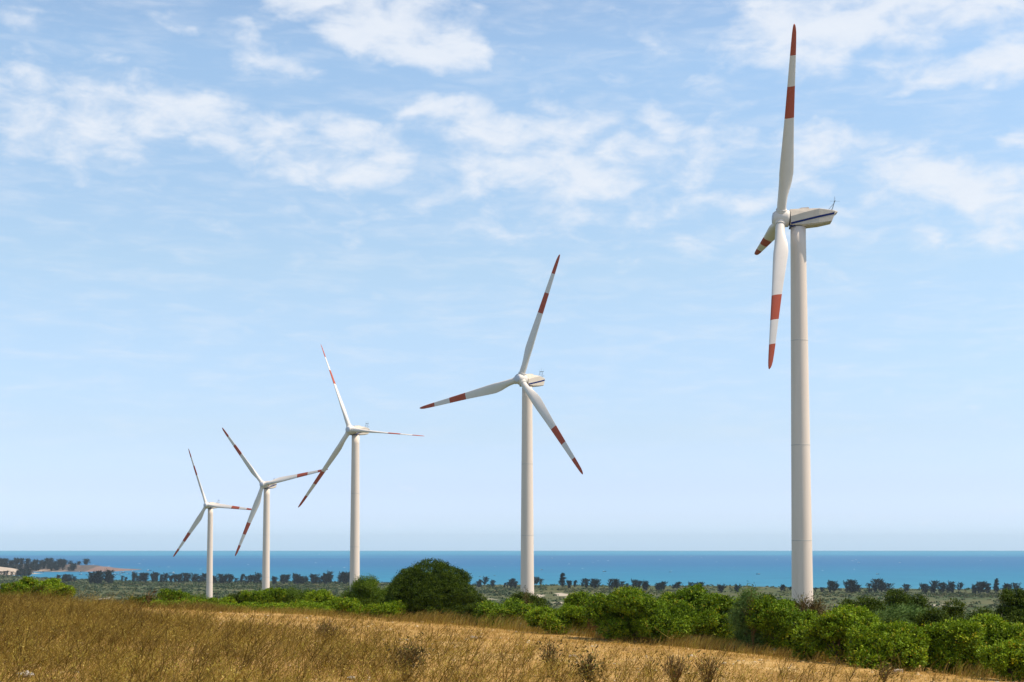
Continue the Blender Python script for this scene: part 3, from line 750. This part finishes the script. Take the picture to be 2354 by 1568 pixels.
# short straw
g = Geo()
x, y, u = scatter(150000, -350, 2750, 20, 80)
ok = y < edge_D(u) + 1.5
pn = wob(x, y, 1.7, 3) + .6 * wob(x, y, .55, 5)
ok &= rng.random(len(x)) < np.clip(.42 + .5 * pn, .06, 1) * (1 - .85 * sstep(5, -5, y - bare_D(u)) * np.interp(u, [0, 500, 1000, 1600], [1, 1, .6, .4]))
x, y = x[ok], y[ok]; z = height(x, y); n = len(x)
h = rng.uniform(.05, .20, n); a = np.stack([x, y, z - .01], 1)
ln = (rng.normal(size=(n, 3)) * np.array([.5, .5, 0]) + WIND) * h[:, None]
c = a + ln + np.array([0, 0, 1]) * h[:, None] * .8; b = a + ln * .2 + np.array([0, 0, 1]) * h[:, None] * .6
g.ribbons(a, b, c, rng.uniform(.010, .02, n), .003, np.clip(.52 + .2 * wob(x, y, 3) + rng.normal(0, .16, n) - .42 * sstep(6, -6, y - bare_D((x / y) * FPX + 1177)), 0, 1), 2, rng=rng)
tag(link_mesh('dry_grass', g.mesh('dry_grass'), M_GRASS), 'short golden straw covering the sandy field', 'grass', kind='stuff')
# tall wind-blown weeds and grasses, thick on the left and at the bottom
g = Geo()
def weeds(x, y, hs, tb=0.0):
    n = len(x); z = height(x, y)
    for st in range(3):
        h = hs * rng.uniform(.6, 1.1, n); a = np.stack([x + rng.normal(0, .07, n), y + rng.normal(0, .07, n), z - .02], 1)
        ln = (rng.normal(size=(n, 3)) * np.array([.6, .5, 0]) + WIND * rng.uniform(.2, 2.2, (n, 1))) * h[:, None]
        b = a + ln * .3 + np.array([0, 0, .55]) * h[:, None]; c = a + ln + np.array([0, 0, .86]) * h[:, None]
        ct = np.clip(.32 + tb + .24 * wob(x, y, 2.6, 1) + .16 * wob(x, y, .8, 4) + rng.normal(0, .22, n), 0, .88)
        g.ribbons(a, b, c, rng.uniform(.007, .014, n), .004, ct, 4, rng=rng)
        for br in range(6):
            tt = rng.uniform(.25, .98, n)[:, None]
            q = (1 - tt) ** 2 * a + 2 * tt * (1 - tt) * b + tt ** 2 * c
            d = unit(rng.normal(size=(n, 3)) * np.array([1.0, .8, .7]) + np.array([.65, 0, .45])) * (h * rng.uniform(.15, .5, n))[:, None]
            e = q + d
            g.ribbons(q, q + d * .5 + rng.normal(size=(n, 3)) * .03, e, .009, .003, np.clip(ct + rng.normal(0, .15, n), 0, .9), 2, rng=rng)
            lf = rng.random(n) < .6; m_ = int(lf.sum())
            dl = unit(rng.normal(size=(m_, 3)) + np.array([.4, 0, .2])); sl = unit(np.cross(dl, rng.normal(size=(m_, 3))))
            g.leaves(e[lf] + rng.normal(size=(m_, 3)) * .02, dl, sl, rng.uniform(.025, .075, m_), rng.uniform(.012, .028, m_),
                     np.clip(rng.normal(.5, .25, m_), 0, .85) + np.where(rng.random(m_) < .16, .25, 0))
x, y, u = scatter(38000, -350, 2750, 20, 80)
bd = bare_D(u)
cl = wob(x, y, 2.2, 7) + .7 * wob(x, y, .9, 2)
prob = sstep(7, -7, y - bd) * (.45 + .55 * sstep(-.7, .5, cl)) * np.interp(u, [-350, 450, 800, 1200, 1700, 2354], [1, 1, .72, .52, .40, .2])
prob += .05 * (y < edge_D(u))
prob *= np.interp(y, [20, 30, 75], [.55, .8, 1])
ok = (rng.random(len(x)) < prob) & (y < edge_D(u) + 1)
x, y, u, cl = x[ok], y[ok], u[ok], cl[ok]
hs = np.interp(u, [0, 1177, 2354], [.85, .75, .5]) * np.clip(.75 + .28 * cl, .4, 1.25) * np.where(rng.random(len(x)) < .06, rng.uniform(1.2, 1.75, len(x)), 1) * np.where(y > bare_D(u) + 4, .6, 1) * np.interp(u, [0, 200, 300], [1, 1, .9]) * np.where(y > 66, .8, 1)
weeds(x, y, hs)
NW = len(x)
x, y, u = scatter(9000, -350, 2750, 20, 80)
ok = (rng.random(len(x)) < .8 * sstep(9, -4, y - bare_D(u)) * np.interp(u, [-350, 500, 900, 1500, 2354], [.5, .45, .28, .2, .1]) * np.clip(.55 + .7 * wob(x, y, 1.3, 6), .1, 1)) & (y < edge_D(u) + .5)
x, y, u = x[ok], y[ok], u[ok]; n = len(x); z = height(x, y)
for st in range(3):                                   # dark woody stalks sticking out above the rest
    h = rng.uniform(.6, 1.25, n) * np.interp(u, [0, 1177, 2354], [1, .9, .65]); a = np.stack([x + rng.normal(0, .05, n), y + rng.normal(0, .05, n), z - .02], 1)
    ln = (rng.normal(size=(n, 3)) * np.array([.4, .4, 0]) + WIND * rng.uniform(.4, 1.9, (n, 1))) * h[:, None]
    b = a + ln * .35 + np.array([0, 0, .55]) * h[:, None]; c = a + ln + np.array([0, 0, .9]) * h[:, None]
    ct = np.clip(rng.normal(.08, .11, n), 0, .6)
    g.ribbons(a, b, c, rng.uniform(.012, .022, n), .006, ct, 5, rng=rng)
    for br in range(8):
        tt = rng.uniform(.2, .95, n)[:, None]
        q = (1 - tt) ** 2 * a + 2 * tt * (1 - tt) * b + tt ** 2 * c
        d = unit(rng.normal(size=(n, 3)) * np.array([.8, .6, .45]) + np.array([.45, 0, .6])) * (h * rng.uniform(.15, .5, n))[:, None]
        g.ribbons(q, q + d * .5 + rng.normal(size=(n, 3)) * .03, q + d, .011, .004, np.clip(ct + rng.normal(0, .1, n), 0, .8), 3, rng=rng)
        m_ = n // 2; dl = unit(rng.normal(size=(m_, 3))); sl = unit(np.cross(dl, rng.normal(size=(m_, 3))))
        g.leaves((q + d)[:m_], dl, sl, rng.uniform(.03, .08, m_), rng.uniform(.015, .03, m_), np.clip(rng.normal(.3, .3, m_), 0, 1))
tag(link_mesh('dry_weeds', g.mesh('dry_weeds'), M_WEED), 'mass of brown wind-bent dry weeds filling the foreground field', 'weeds', kind='stuff')
# reed-like tall grass along the foot of the hedge
g = Geo()
n = 11000; u = rng.uniform(-350, 2500, n); D = edge_D(u) + rng.normal(.6, 1.1, n)
x = (u - 1177) / FPX * D; y = D; cl = wob(x, y, 1.6, 9)
dn_ = np.interp(u, [-350, 250, 300, 1100, 1600, 1850, 2000, 2400], [.8, .8, 1, 1, .8, .9, .25, .25])
ok = rng.random(n) < dn_ * (.55 + .5 * cl)
x, y, u, cl = x[ok], y[ok], u[ok], cl[ok]; n = len(x); z = height(x, y)
for st in range(3):
    h = rng.uniform(.35, .95, n) * np.clip(.85 + .35 * cl, .4, 1.3) * np.interp(u, [0, 250, 350, 850, 1000, 1177, 1300, 2354], [.8, .7, .5, .5, .85, .9, .62, .6])
    a = np.stack([x + rng.normal(0, .08, n), y + rng.normal(0, .08, n), z - .02], 1)
    ln = (rng.normal(size=(n, 3)) * np.array([.2, .2, 0]) + WIND * rng.uniform(.5, 1.5, (n, 1))) * h[:, None]
    b = a + ln * .12 + np.array([0, 0, .65]) * h[:, None]; c = a + ln + np.array([0, 0, .95]) * h[:, None]
    g.ribbons(a, b, c, rng.uniform(.010, .022, n), .005, np.clip(.42 + .3 * wob(x, y, 3.2, 4) + rng.normal(0, .2, n), 0, 1), 3, rng=rng)
tag(link_mesh('tall_grass', g.mesh('tall_grass'), M_REED), 'tall reddish dry grass along the foot of the shrubs', 'grass', kind='stuff')

# clods and small stones lying about on the bare strip
x, y, u = scatter(9000, -350, 2750, 22, 80)
ok = (y < edge_D(u)) & (rng.random(len(x)) < np.clip(.5 + .8 * wob(x, y, 2.4, 8), .05, 1)); x, y = x[ok], y[ok]; n = len(x); z = height(x, y)
r_ = rng.lognormal(-3.6, .5, n)[:, None, None]
oc = np.array([[1, 0, 0], [0, 1, 0], [-1, 0, 0], [0, -1, 0], [.6, .6, .8], [-.5, .6, .7], [-.6, -.5, .8], [.5, -.6, .7]])
v = np.stack([x, y, z], 1)[:, None] + oc[None] * r_ * rng.uniform(.7, 1.3, (n, 8, 3)) * np.array([1.2, 1.2, .8])
q4 = np.array([[0, 1, 5, 4], [1, 2, 6, 5], [2, 3, 7, 6], [3, 0, 4, 7], [4, 5, 6, 7]])
g = Geo(); g.add(v.reshape(-1, 3), (np.arange(n)[:, None, None] * 8 + q4[None]).reshape(-1, 4), np.repeat(rng.random(n), 8))
M_CLOD = foliage('soil_clod', [(.20, .11, .035), (.38, .23, .08), (.52, .36, .17), (.60, .50, .36)], 0, .95, .05)
tag(link_mesh('clods', g.mesh('clods'), M_CLOD), 'small clods and stones scattered over the sandy field', 'stones', kind='stuff')

# litter and pale stones caught in the weeds
def pale_bit(u, v, D, size, label, name, cat, mat, seed):
    rr = random.Random(seed); bm = bmesh.new(); bmesh.ops.create_icosphere(bm, subdivisions=3, radius=size)
    for vv in bm.verts:
        k = 1 + .35 * math.sin(vv.co.x / size * 4 + seed) * math.cos(vv.co.y / size * 5) + rr.uniform(-.12, .12)
        vv.co = Vector((vv.co.x * k * 1.3, vv.co.y * k, vv.co.z * k * .6))
    q = P(u, v, D); o_ = obj_bm(name, bm, mat, None); o_.location = (q.x, q.y, float(height(q.x, q.y)) + size * .45)
    return tag(o_, label, cat)
M_BAG = paint('crumpled_plastic', (.58, .54, .49), .5, .3, 6)
pale_bit(58, 1556, 30, .12, 'crumpled white plastic bag in the weeds at the bottom left corner', 'plastic_bag', 'litter', M_BAG, 1)
pale_bit(808, 1536, 31, .07, 'pale plastic scrap in the weeds at the bottom below the middle turbine', 'plastic_scrap', 'litter', M_BAG, 2)
pale_bit(1088, 1471, 52, .11, 'pale stone on the bare strip below the big dark tree', 'stone', 'stone', M_SAND, 3)
pale_bit(1316, 1520, 42, .08, 'small pale stone on the sandy track right of centre', 'stone', 'stone', M_SAND, 4)
pale_bit(2066, 1533, 44, .09, 'pale stone lying at the foot of the large bright shrub', 'stone', 'stone', M_SAND, 5)

ROWS = [  # u0, u1, top row, base row, number, label
 (121, 176, 1322, 1338, 5, 'casuarina in the dark clump nearest the bay water at far left'),
 (206, 260, 1314, 1342, 6, 'casuarina in the tall dark clump before the moored boats'),
 (276, 366, 1318, 1337, 9, 'casuarina in the dark row left of the smallest turbine, right of the boats'),
 (366, 471, 1320, 1339, 11, 'casuarina in the dark shoreline row behind the smallest turbine tower'),
 (486, 600, 1321, 1341, 12, 'casuarina in the dark row between the two smallest turbine towers'),
 (622, 704, 1322, 1342, 9, 'casuarina in the dark row just right of the lettered turbine tower'),
 (716, 802, 1316, 1342, 10, 'casuarina in the tall dark row just left of the middle tower'),
 (1097, 1133, 1331, 1350, 4, 'casuarina in the small clump right of the big dark round tree'),
 (1148, 1190, 1334, 1352, 5, 'casuarina in the clump just left of the second tallest tower'),
 (1222, 1246, 1327, 1346, 3, 'casuarina of the clump just right of the second tallest tower'),
 (1306, 1376, 1334, 1352, 7, 'casuarina in the row right of the dune spire tree'),
 (1392, 1470, 1335, 1354, 8, 'casuarina on the dune crest, middle of the row between the tallest towers'),
 (1472, 1562, 1338, 1357, 9, 'casuarina at the thin right part of the dune crest row'),
 (1576, 1620, 1341, 1358, 5, 'casuarina in the last clump of the dune row before the low domes'),
 (1795, 1816, 1345, 1360, 3, 'casuarina of the little clump just left of the tallest tower'),
 (1872, 1890, 1348, 1361, 2, 'small casuarina just right of the tallest tower'),
 (1905, 1978, 1340, 1362, 7, 'casuarina in the first row right of the tallest tower'),
 (1993, 2086, 1338, 1361, 8, 'casuarina in the middle group on the right-hand shore'),
 (2120, 2210, 1341, 1363, 9, 'casuarina in the dense row above the hedge gap at right'),
 (2216, 2280, 1342, 1364, 6, 'casuarina in the row left of the lone spire near the right edge'),
 (2302, 2354, 1346, 1365, 5, 'casuarina of the last clump cut by the right edge')]
# ----------------------------------------------------------------- scrub on the coastal plain
rng = np.random.default_rng(9)
g = Geo()
UND = []
for (u0, u1, vt, vb, n_, lab) in ROWS:
    for k_ in range(int((u1 - u0) * 2.0)):
        q_ = ground_at(rng.uniform(u0 - 12, u1 + 12), vb + rng.uniform(0, 11), 1200, 3300); UND.append((q_.x, q_.y))
UND = np.array(UND)
n = 44000
D = np.sqrt(rng.uniform(220 ** 2, 3100 ** 2, n)) ; u = rng.uniform(-500, 2850, n)
x = (u - 1177) / FPX * D; y = D
gr = wob(x, y, 60, 2) + .8 * wob(x, y, 22, 6)
ok = (y < shore_y(x) - 30) & (rng.random(n) < np.clip(.62 + .5 * gr, .08, 1) * np.interp(u, [600, 1150, 1300, 2354], [1.5, .8, .42, .6]))
for (sx, sy, ra, rb) in SANDS: ok &= ((x - sx) / ra) ** 2 + ((y - sy) / rb) ** 2 > 1
x, y, gr = x[ok], y[ok], gr[ok]; z = height(x, y); n = len(x)
nu = len(UND); x = np.concatenate([x, UND[:, 0]]); y = np.concatenate([y, UND[:, 1]]); z = height(x, y); gr = np.concatenate([gr, np.full(nu, .8)]); n = len(x)
rad = rng.uniform(1.0, 3.2, n) * np.clip(1 + .3 * gr, .6, 1.5); rad[-nu:] = rng.uniform(.8, 1.9, nu); kk = 16
q = unit(rng.normal(size=(n, kk, 3))); q[..., 2] = np.abs(q[..., 2])
pp = np.stack([x, y, z], 1)[:, None] + q * (rad[:, None, None] * np.array([1.25, 1.25, .8]) * rng.uniform(.5, 1, (n, kk, 1)))
ti = np.clip(.42 + .2 * wob(x, y, 110, 3) + rng.normal(0, .22, n) + .16 * sstep(-50, 250, x) - .12, 0, 1)[:, None] + rng.normal(0, .06, (n, kk))
pp = pp.reshape(-1, 3); d = unit(rng.normal(size=pp.shape)); s = unit(np.cross(d, q.reshape(-1, 3) + .3))
LL = np.repeat(rad, kk) * rng.uniform(.5, .95, n * kk)
g.leaves(pp - d * LL[:, None] * .5, d, s, LL, LL * .75, np.clip(ti.reshape(-1), 0, 1))
tag(link_mesh('scrub', g.mesh('scrub'), M_SCRUB), 'low green and brown scrub covering the coastal plain', 'scrub', kind='stuff')

# ----------------------------------------------------------------- casuarinas along the shore
def casuarina_mesh(seed, H=15.0, wide=.22, bare=.12, lean=.06, n_br=40, tuft=20, spire=False):
    rng = np.random.default_rng(seed); g = Geo()
    for i in range(n_br):
        t = bare + (1 - bare) * (i + .5) / n_br
        prof = (1.15 - t) if spire else (.30 + .85 * math.sin(math.pi * min(1, t ** 1.15)))
        L = H * wide * prof * rng.uniform(.4, 1.35); ph = rng.uniform(0, 2 * np.pi)
        b0 = np.array([lean * H * t ** 1.5, 0, H * t * .88])
        dr = np.array([math.cos(ph), math.sin(ph), rng.uniform(.45, 1.5)]); dr /= np.linalg.norm(dr); dr += np.array([.22, 0, 0])
        s = rng.uniform(.05, 1.0, tuft)[:, None]
        p = b0 + dr * L * s + rng.normal(size=(tuft, 3)) * .28
        d = unit(dr * 1.1 + rng.normal(size=(tuft, 3)) * .45 + np.array([.3, 0, .1]))
        sd_ = unit(np.cross(d, rng.normal(size=(tuft, 3))))
        g.leaves(p, d, sd_, rng.uniform(.8, 2.2, tuft), rng.uniform(.35, .8, tuft), np.clip(rng.normal(.45, .25, tuft), 0, 1))
    me = g.mesh('crown'); me.materials.append(M_CAS)
    bm = bmesh.new(); tube(bm, (0, 0, -1), (lean * H * .35, 0, H * .5), .28, .16, 6); tube(bm, (lean * H * .35, 0, H * .5), (lean * H, 0, H * .97), .16, .04, 6)
    tm = bpy.data.meshes.new('trunk'); bm.to_mesh(tm); bm.free(); tm.materials.append(M_BARK)
    return me, tm
CAS = [casuarina_mesh(s, 15, wd, br, ln) for (s, wd, br, ln) in [(1, .30, .03, .05), (2, .38, .10, .10), (3, .26, .15, .12), (4, .44, .02, .04), (5, .34, .22, .15), (6, .42, .02, -.03)]]
SPIRE = casuarina_mesh(9, 15, .20, .03, .02, 46, 18, True)
DOME = casuarina_mesh(10, 6, .75, .0, .0, 40, 18)
def far_tree(u, vtop, vbase, variant, label, group, rng_, D=None, name='casuarina_tree'):
    q = ground_at(u, vbase, 1200, 3300) if D is None else P(u, vbase, D)
    gz = float(height(q.x, q.y)) if D is None else q.z
    if D is None: gz = min(gz, q.z + .5)
    Hh = (vbase - vtop) / FPX * q.y
    root = empty(name, (q.x, q.y, gz), rng_.uniform(-.5, .5))
    me, tm = variant
    H0 = 6.0 if variant is DOME else 15.0
    c = link_mesh('crown', me, M_CAS, root); tr = link_mesh('trunk', tm, M_BARK, root)
    s = (1.2 if u > 1000 else 1.08) * max(.3, (Hh + (q.z - gz if D is None else 0)) / H0); k = s * rng_.uniform(.95, 1.6)
    root.scale = (k, k, s)
    tag(root, label, 'tree', group)
    return root
rr = random.Random(3)
for (u0, u1, vt, vb, n, lab) in ROWS:
    n = int(n * (2.2 if u0 < 820 else 1.6)) + 1
    for i in range(n):
        u = rr.uniform(u0, u1)
        h = (vb - vt) * (.55 + .55 * rr.random() ** 1.2)
        far_tree(u, vb - h + rr.uniform(0, 1), vb + rr.uniform(-1, 1.5), CAS[rr.randrange(6)], lab, lab.replace('casuarina', 'casuarinas', 1).split(' cut')[0][:60], rr)
far_tree(1292, 1322, 1350, SPIRE, 'tall spire-shaped casuarina on the dune right of the second tallest tower', None, rr)
far_tree(2290, 1335, 1364, SPIRE, 'lone tall pointed casuarina on the shore near the right edge', None, rr)
far_tree(861, 1331, 1347, SPIRE, 'single pointed casuarina on the shore right of the middle tower', None, rr)
far_tree(1656, 1351, 1362, DOME, 'left one of two low dome-shaped trees on the shore before the tallest tower', 'low dome trees on the shore', rr, name='dome_tree')
far_tree(1694, 1351, 1362, DOME, 'right one of two low dome-shaped trees on the shore before the tallest tower', 'low dome trees on the shore', rr, name='dome_tree')

# ----------------------------------------------------------------- headland across the bay
HD = 3790.0
hx = [P(u, 1300, HD).x for u in (-420, -100, 0, 75, 125, 187, 212, 244, 270, 292)]
hz_ = [25, 22, 20, 18.5, 17, 16.5, 15, 8.5, 6, .4]
def head_h(x, y):
    crest = np.interp(x, hx, hz_)
    t_ = (y - HD) / 130.0
    prof = np.where(t_ < 0, np.exp(-(t_ / .62) ** 2), np.exp(-(t_ / 1.5) ** 2))
    return crest * prof * (1 + .12 * wob(x, y, 30, 3)) + 1.2 * wob(x, y, 14, 1) * prof - 1.2
nx, ny = 150, 70
gx = np.linspace(hx[0], hx[-1] + 10, nx); gy = np.linspace(HD - 190, HD + 380, ny)
GX, GY = np.meshgrid(gx, gy); GZ = head_h(GX, GY)
V = np.stack([GX, GY, GZ], -1).reshape(-1, 3); ii = (np.arange(ny - 1)[:, None] * nx + np.arange(nx - 1)[None, :]).reshape(-1)
m, t, p, o = new_mat('headland_soil')
geo = t.new('ShaderNodeNewGeometry'); pos = geo.outputs['Position']; sp = t.new('ShaderNodeSeparateXYZ'); t.link(pos, sp.inputs[0])
nA = t.noise(pos, .03, 5, .65); nB = t.noise(pos, .09, 5, .65)
c = t.ramp(nB, [(.35, (.035, .04, .026)), (.5, (.10, .078, .062)), (.65, (.16, .115, .095))])
sand = t.math('MULTIPLY', t.math('GREATER_THAN', nA, .53), t.math('LESS_THAN', sp.outputs[2], 6.0))
sand = t.math('MULTIPLY', sand, t.math('LESS_THAN', sp.outputs[0], P(205, 0, HD).x))
c = t.mix(sand, c, (.34, .24, .17))
c = t.mix(t.math('GREATER_THAN', sp.outputs[0], P(246, 0, HD).x), c, (.21, .125, .095))
t.put(p.inputs['Base Color'], c); p.inputs['Roughness'].default_value = .95
tag(link_mesh('headland', np_mesh('headland', V, np.stack([ii, ii + 1, ii + nx + 1, ii + nx], 1), None, True), m), kind='structure')
# bare dune at the left end of the bay
def mound(name, u0, u1, vtop, vbase, D, mat, seed, depth):
    a = P(u0, vbase, D); b = P(u1, vbase, D); n_, m_ = 40, 24
    gx = np.linspace(0, 1, n_); gy = np.linspace(-1, 1, m_); A, B = np.meshgrid(gx, gy)
    Hh = (vbase - vtop) / FPX * D
    zz = Hh * np.sin(np.pi * np.clip(A, 0, 1)) ** 1.4 * (1 - B ** 2) * (1 + .15 * wob(A * 10, B * 4, 1, seed)) - .4
    return np.stack([a.x + (b.x - a.x) * A, D + depth * B, a.z + zz], -1).reshape(-1, 3), n_, m_
for (u0, u1, vt, vb, D) in [(-90, 66, 1303, 1320, 3350)]:
    V, n_, m_ = mound('sand_dune', u0, u1, vt, vb, D, M_SAND, 2, 120)
    ii = (np.arange(m_ - 1)[:, None] * n_ + np.arange(n_ - 1)[None, :]).reshape(-1)
    tag(link_mesh('sand_dune', np_mesh('sand_dune', V, np.stack([ii, ii + 1, ii + n_ + 1, ii + n_], 1), None, True), M_SAND), kind='structure')
# rocks at the tip
rr = random.Random(8); bm = bmesh.new()
for i in range(26):
    u = rr.uniform(250, 288); s = rr.uniform(2.2, 6.0) * (1.15 - abs(u - 268) / 40)
    q = P(u, 0, HD + rr.uniform(-40, 30)); r_ = bmesh.ops.create_icosphere(bm, subdivisions=2, radius=s)
    off = Vector((q.x, q.y, rr.uniform(-1, 2.5)))
    for vv in r_['verts']:
        vv.co = Vector((vv.co.x * rr.uniform(1.1, 1.3), vv.co.y, vv.co.z * rr.uniform(.8, 1.1))) * (1 + .18 * math.sin(vv.co.x * 1.9 + i)) + off
tag(obj_bm('rock_outcrop', bm, M_ROCK), 'reddish rock outcrop at the tip of the headland', 'rocks')
rr = random.Random(21)
for i in range(150):
    u = rr.uniform(-20, 145) if i < 136 else rr.uniform(135, 202)
    y = HD + rr.uniform(-110, 50); x = P(u, 0, y).x; zz = float(head_h(np.array(x), np.array(y)))
    vb = EL - (zz - EYE) / y * FPX
    far_tree(u, vb - rr.uniform(5, 9.5), vb, DOME if rr.random() < .5 else CAS[3], 'dark bushy tree on the wooded headland across the bay', 'dark trees on the headland across the bay', rr, D=y, name='headland_tree')
for i in range(16):
    u = rr.uniform(8, 67) if i else 2
    far_tree(u, 1311 + rr.uniform(-3, 5), 1326 + rr.uniform(-2, 3), CAS[rr.choice([1, 3, 5])], 'dark tree in the clump before the bare dune at far left', 'dark trees before the far left dune', rr, D=3000 + rr.uniform(-40, 40), name='shore_tree')

# ----------------------------------------------------------------- boats
M_HULL = [paint('boat_hull_blue', (.05, .09, .16), .5, .3), paint('boat_hull_dark', (.06, .06, .07), .5, .3), paint('boat_hull_white', (.7, .7, .7), .5, .2)]
M_CABIN = paint('boat_cabin_paint', (.72, .72, .72), .5, .25)
def boat_meshes():
    bm = bmesh.new(); L = 20.0; secs = []
    for k in range(9):
        t_ = k / 8; x = -L / 2 + L * t_; wd = 2.4 * math.sin(math.pi * min(1, .28 + .72 * (1 - t_) * 1.0)) ** .6 if t_ < 1 else .1
        wd = np.interp(t_, [0, .1, .4, .7, .9, 1], [1.7, 2.2, 2.5, 2.1, 1.0, .1]); sh = 1.5 + 1.9 * t_ ** 2.2 + .5 * (1 - t_) ** 2
        secs.append([(x, 0, -.5), (x, wd * .7, -.1), (x, wd, sh), (x, 0, sh - .35), (x, -wd, sh), (x, -wd * .7, -.1)])
    loft(bm, secs); hull = bpy.data.meshes.new('hull'); bm.to_mesh(hull); bm.free()
    bm = bmesh.new(); box(bm, (-5, 0, 2.9), (6, 3.2, 2.6)); box(bm, (-5, 0, 4.3), (6.8, 3.7, .22)); box(bm, (-3.6, 0, 5.1), (2.6, 2.4, 1.4))
    cab = bpy.data.meshes.new('cabin'); bm.to_mesh(cab); bm.free()
    bm = bmesh.new(); tube(bm, (1.5, 0, 1.2), (1.5, 0, 9), .14, .08, 6); tube(bm, (1.5, 0, 3), (7, 0, 6.4), .1, .06, 6); tube(bm, (-7.8, 0, 1.5), (-7.8, 0, 6.2), .1, .06, 6)
    mast = bpy.data.meshes.new('mast'); bm.to_mesh(mast); bm.free()
    return hull, cab, mast
HULLS = []
for mh in M_HULL:
    h_, c_, k_ = boat_meshes(); h_.materials.append(mh); c_.materials.append(M_CABIN if mh is not M_HULL[2] else M_HULL[2]); k_.materials.append(M_DARK)
    HULLS.append((h_, c_, k_, mh))
def boat(u, v, length_px, kind, label, group, ang_=None):
    D = 70.0 * FPX / (v - EL); x = (u - 1177) / FPX * D
    o_ = empty('fishing_boat', (x, D, .0), ang_ if ang_ is not None else rr.choice([0, math.pi]) + rr.uniform(-.5, .5))
    h_, c_, k_, mh = HULLS[kind]
    link_mesh('hull', h_, mh, o_); link_mesh('cabin', c_, c_.materials[0], o_); link_mesh('mast', k_, M_DARK, o_)
    s = length_px / FPX * D / 20.0; o_.scale = (s, s, s)
    tag(o_, label, 'boat', group)
for (u, v, L_) in [(100, 1315.5, 9), (186, 1315, 9), (188, 1320.5, 8), (239, 1316.5, 9), (257, 1315, 11), (251, 1319.5, 9), (269, 1320.5, 9), (281, 1317.5, 9),
                (287, 1316, 8), (259, 1322.5, 8), (266, 1328, 7), (263, 1332, 7), (279, 1322, 8), (297, 1319.5, 8)]:
    boat(u, v, L_, rr.choice([0, 0, 1]), 'small blue-grey fishing boat moored in the bay off the rocky headland', 'fishing boats moored in the bay')
for (u, v, lp, kd, lab) in [
    (345, 1312.5, 11, 0, 'fishing boat out beyond the bay, farthest left of those on open water'),
    (398, 1318, 13, 1, 'larger fishing boat behind the casuarina row left of the smallest turbine'),
    (309, 1315, 10, 0, 'fishing boat at the mouth of the bay just right of the headland tip'),
    (319, 1318, 10, 0, 'fishing boat before the casuarinas, right of the mouth of the bay'),
    (368.5, 1303, 3, 1, 'tiny dark boat on the sea left of the middle tower'),
    (1104, 1326, 6, 1, 'small dark boat between big dark tree and second tallest tower'),
    (1137, 1323, 5, 1, 'faint small boat just left of the second tallest tower'),
    (1245, 1310, 6, 1, 'small dark boat just right of the second tallest tower'),
    (1389, 1314, 8.5, 1, 'dark boxy boat on the sea above the dune row'),
    (1540, 1315, 5, 1, 'small dark boat with a mast above the right end of the dune row'),
    (1650, 1304, 2.5, 1, 'left one of two tiny boats far out before the tallest tower'),
    (1688, 1304, 2.8, 1, 'right one of two tiny boats far out before the tallest tower'),
    (1741, 1320, 9, 1, 'dark long boat on the sea left of the tallest tower'),
    (2015, 1320, 7.5, 1, 'dark low boat on the sea right of the tallest tower'),
    (1972, 1293, 5, 2, 'white boat with a bright wake far out right of the tallest tower'),
    (2066, 1293.5, 4, 2, 'small pale boat far out, right of the white boat'),
    (1269, 1283, 3.5, 2, 'white speck of a boat far out above the dune')]:
    boat(u, v, lp, kd, lab, None)

# whitecaps
rng = np.random.default_rng(14); bm = bmesh.new()
for i in range(70):
    v = rng.uniform(1268.5, 1312); u = rng.uniform(-200, 2550); D = 70 * FPX / (v - EL); x = (u - 1177) / FPX * D
    L = rng.uniform(4, 11) * (D / 6000) ** .5; h = rng.uniform(.3, .75) * (D / 6000) ** .5
    secs = []
    for k in range(5):
        t_ = k / 4; s = math.sin(math.pi * t_) * .95 + .05; xx = x + (t_ - .5) * L
        secs.append([(xx, D - 2 * s, -.05), (xx, D - .3 * s, h * s), (xx, D + .5 * s, h * s * .9), (xx, D + 3 * s, -.05)])
    loft(bm, secs)
tag(obj_bm('whitecaps', bm, paint('sea_foam', (.85, .88, .9), .8, .05)), 'scattered white wave crests on the blue sea', 'waves', kind='stuff')
print('weeds', NW)
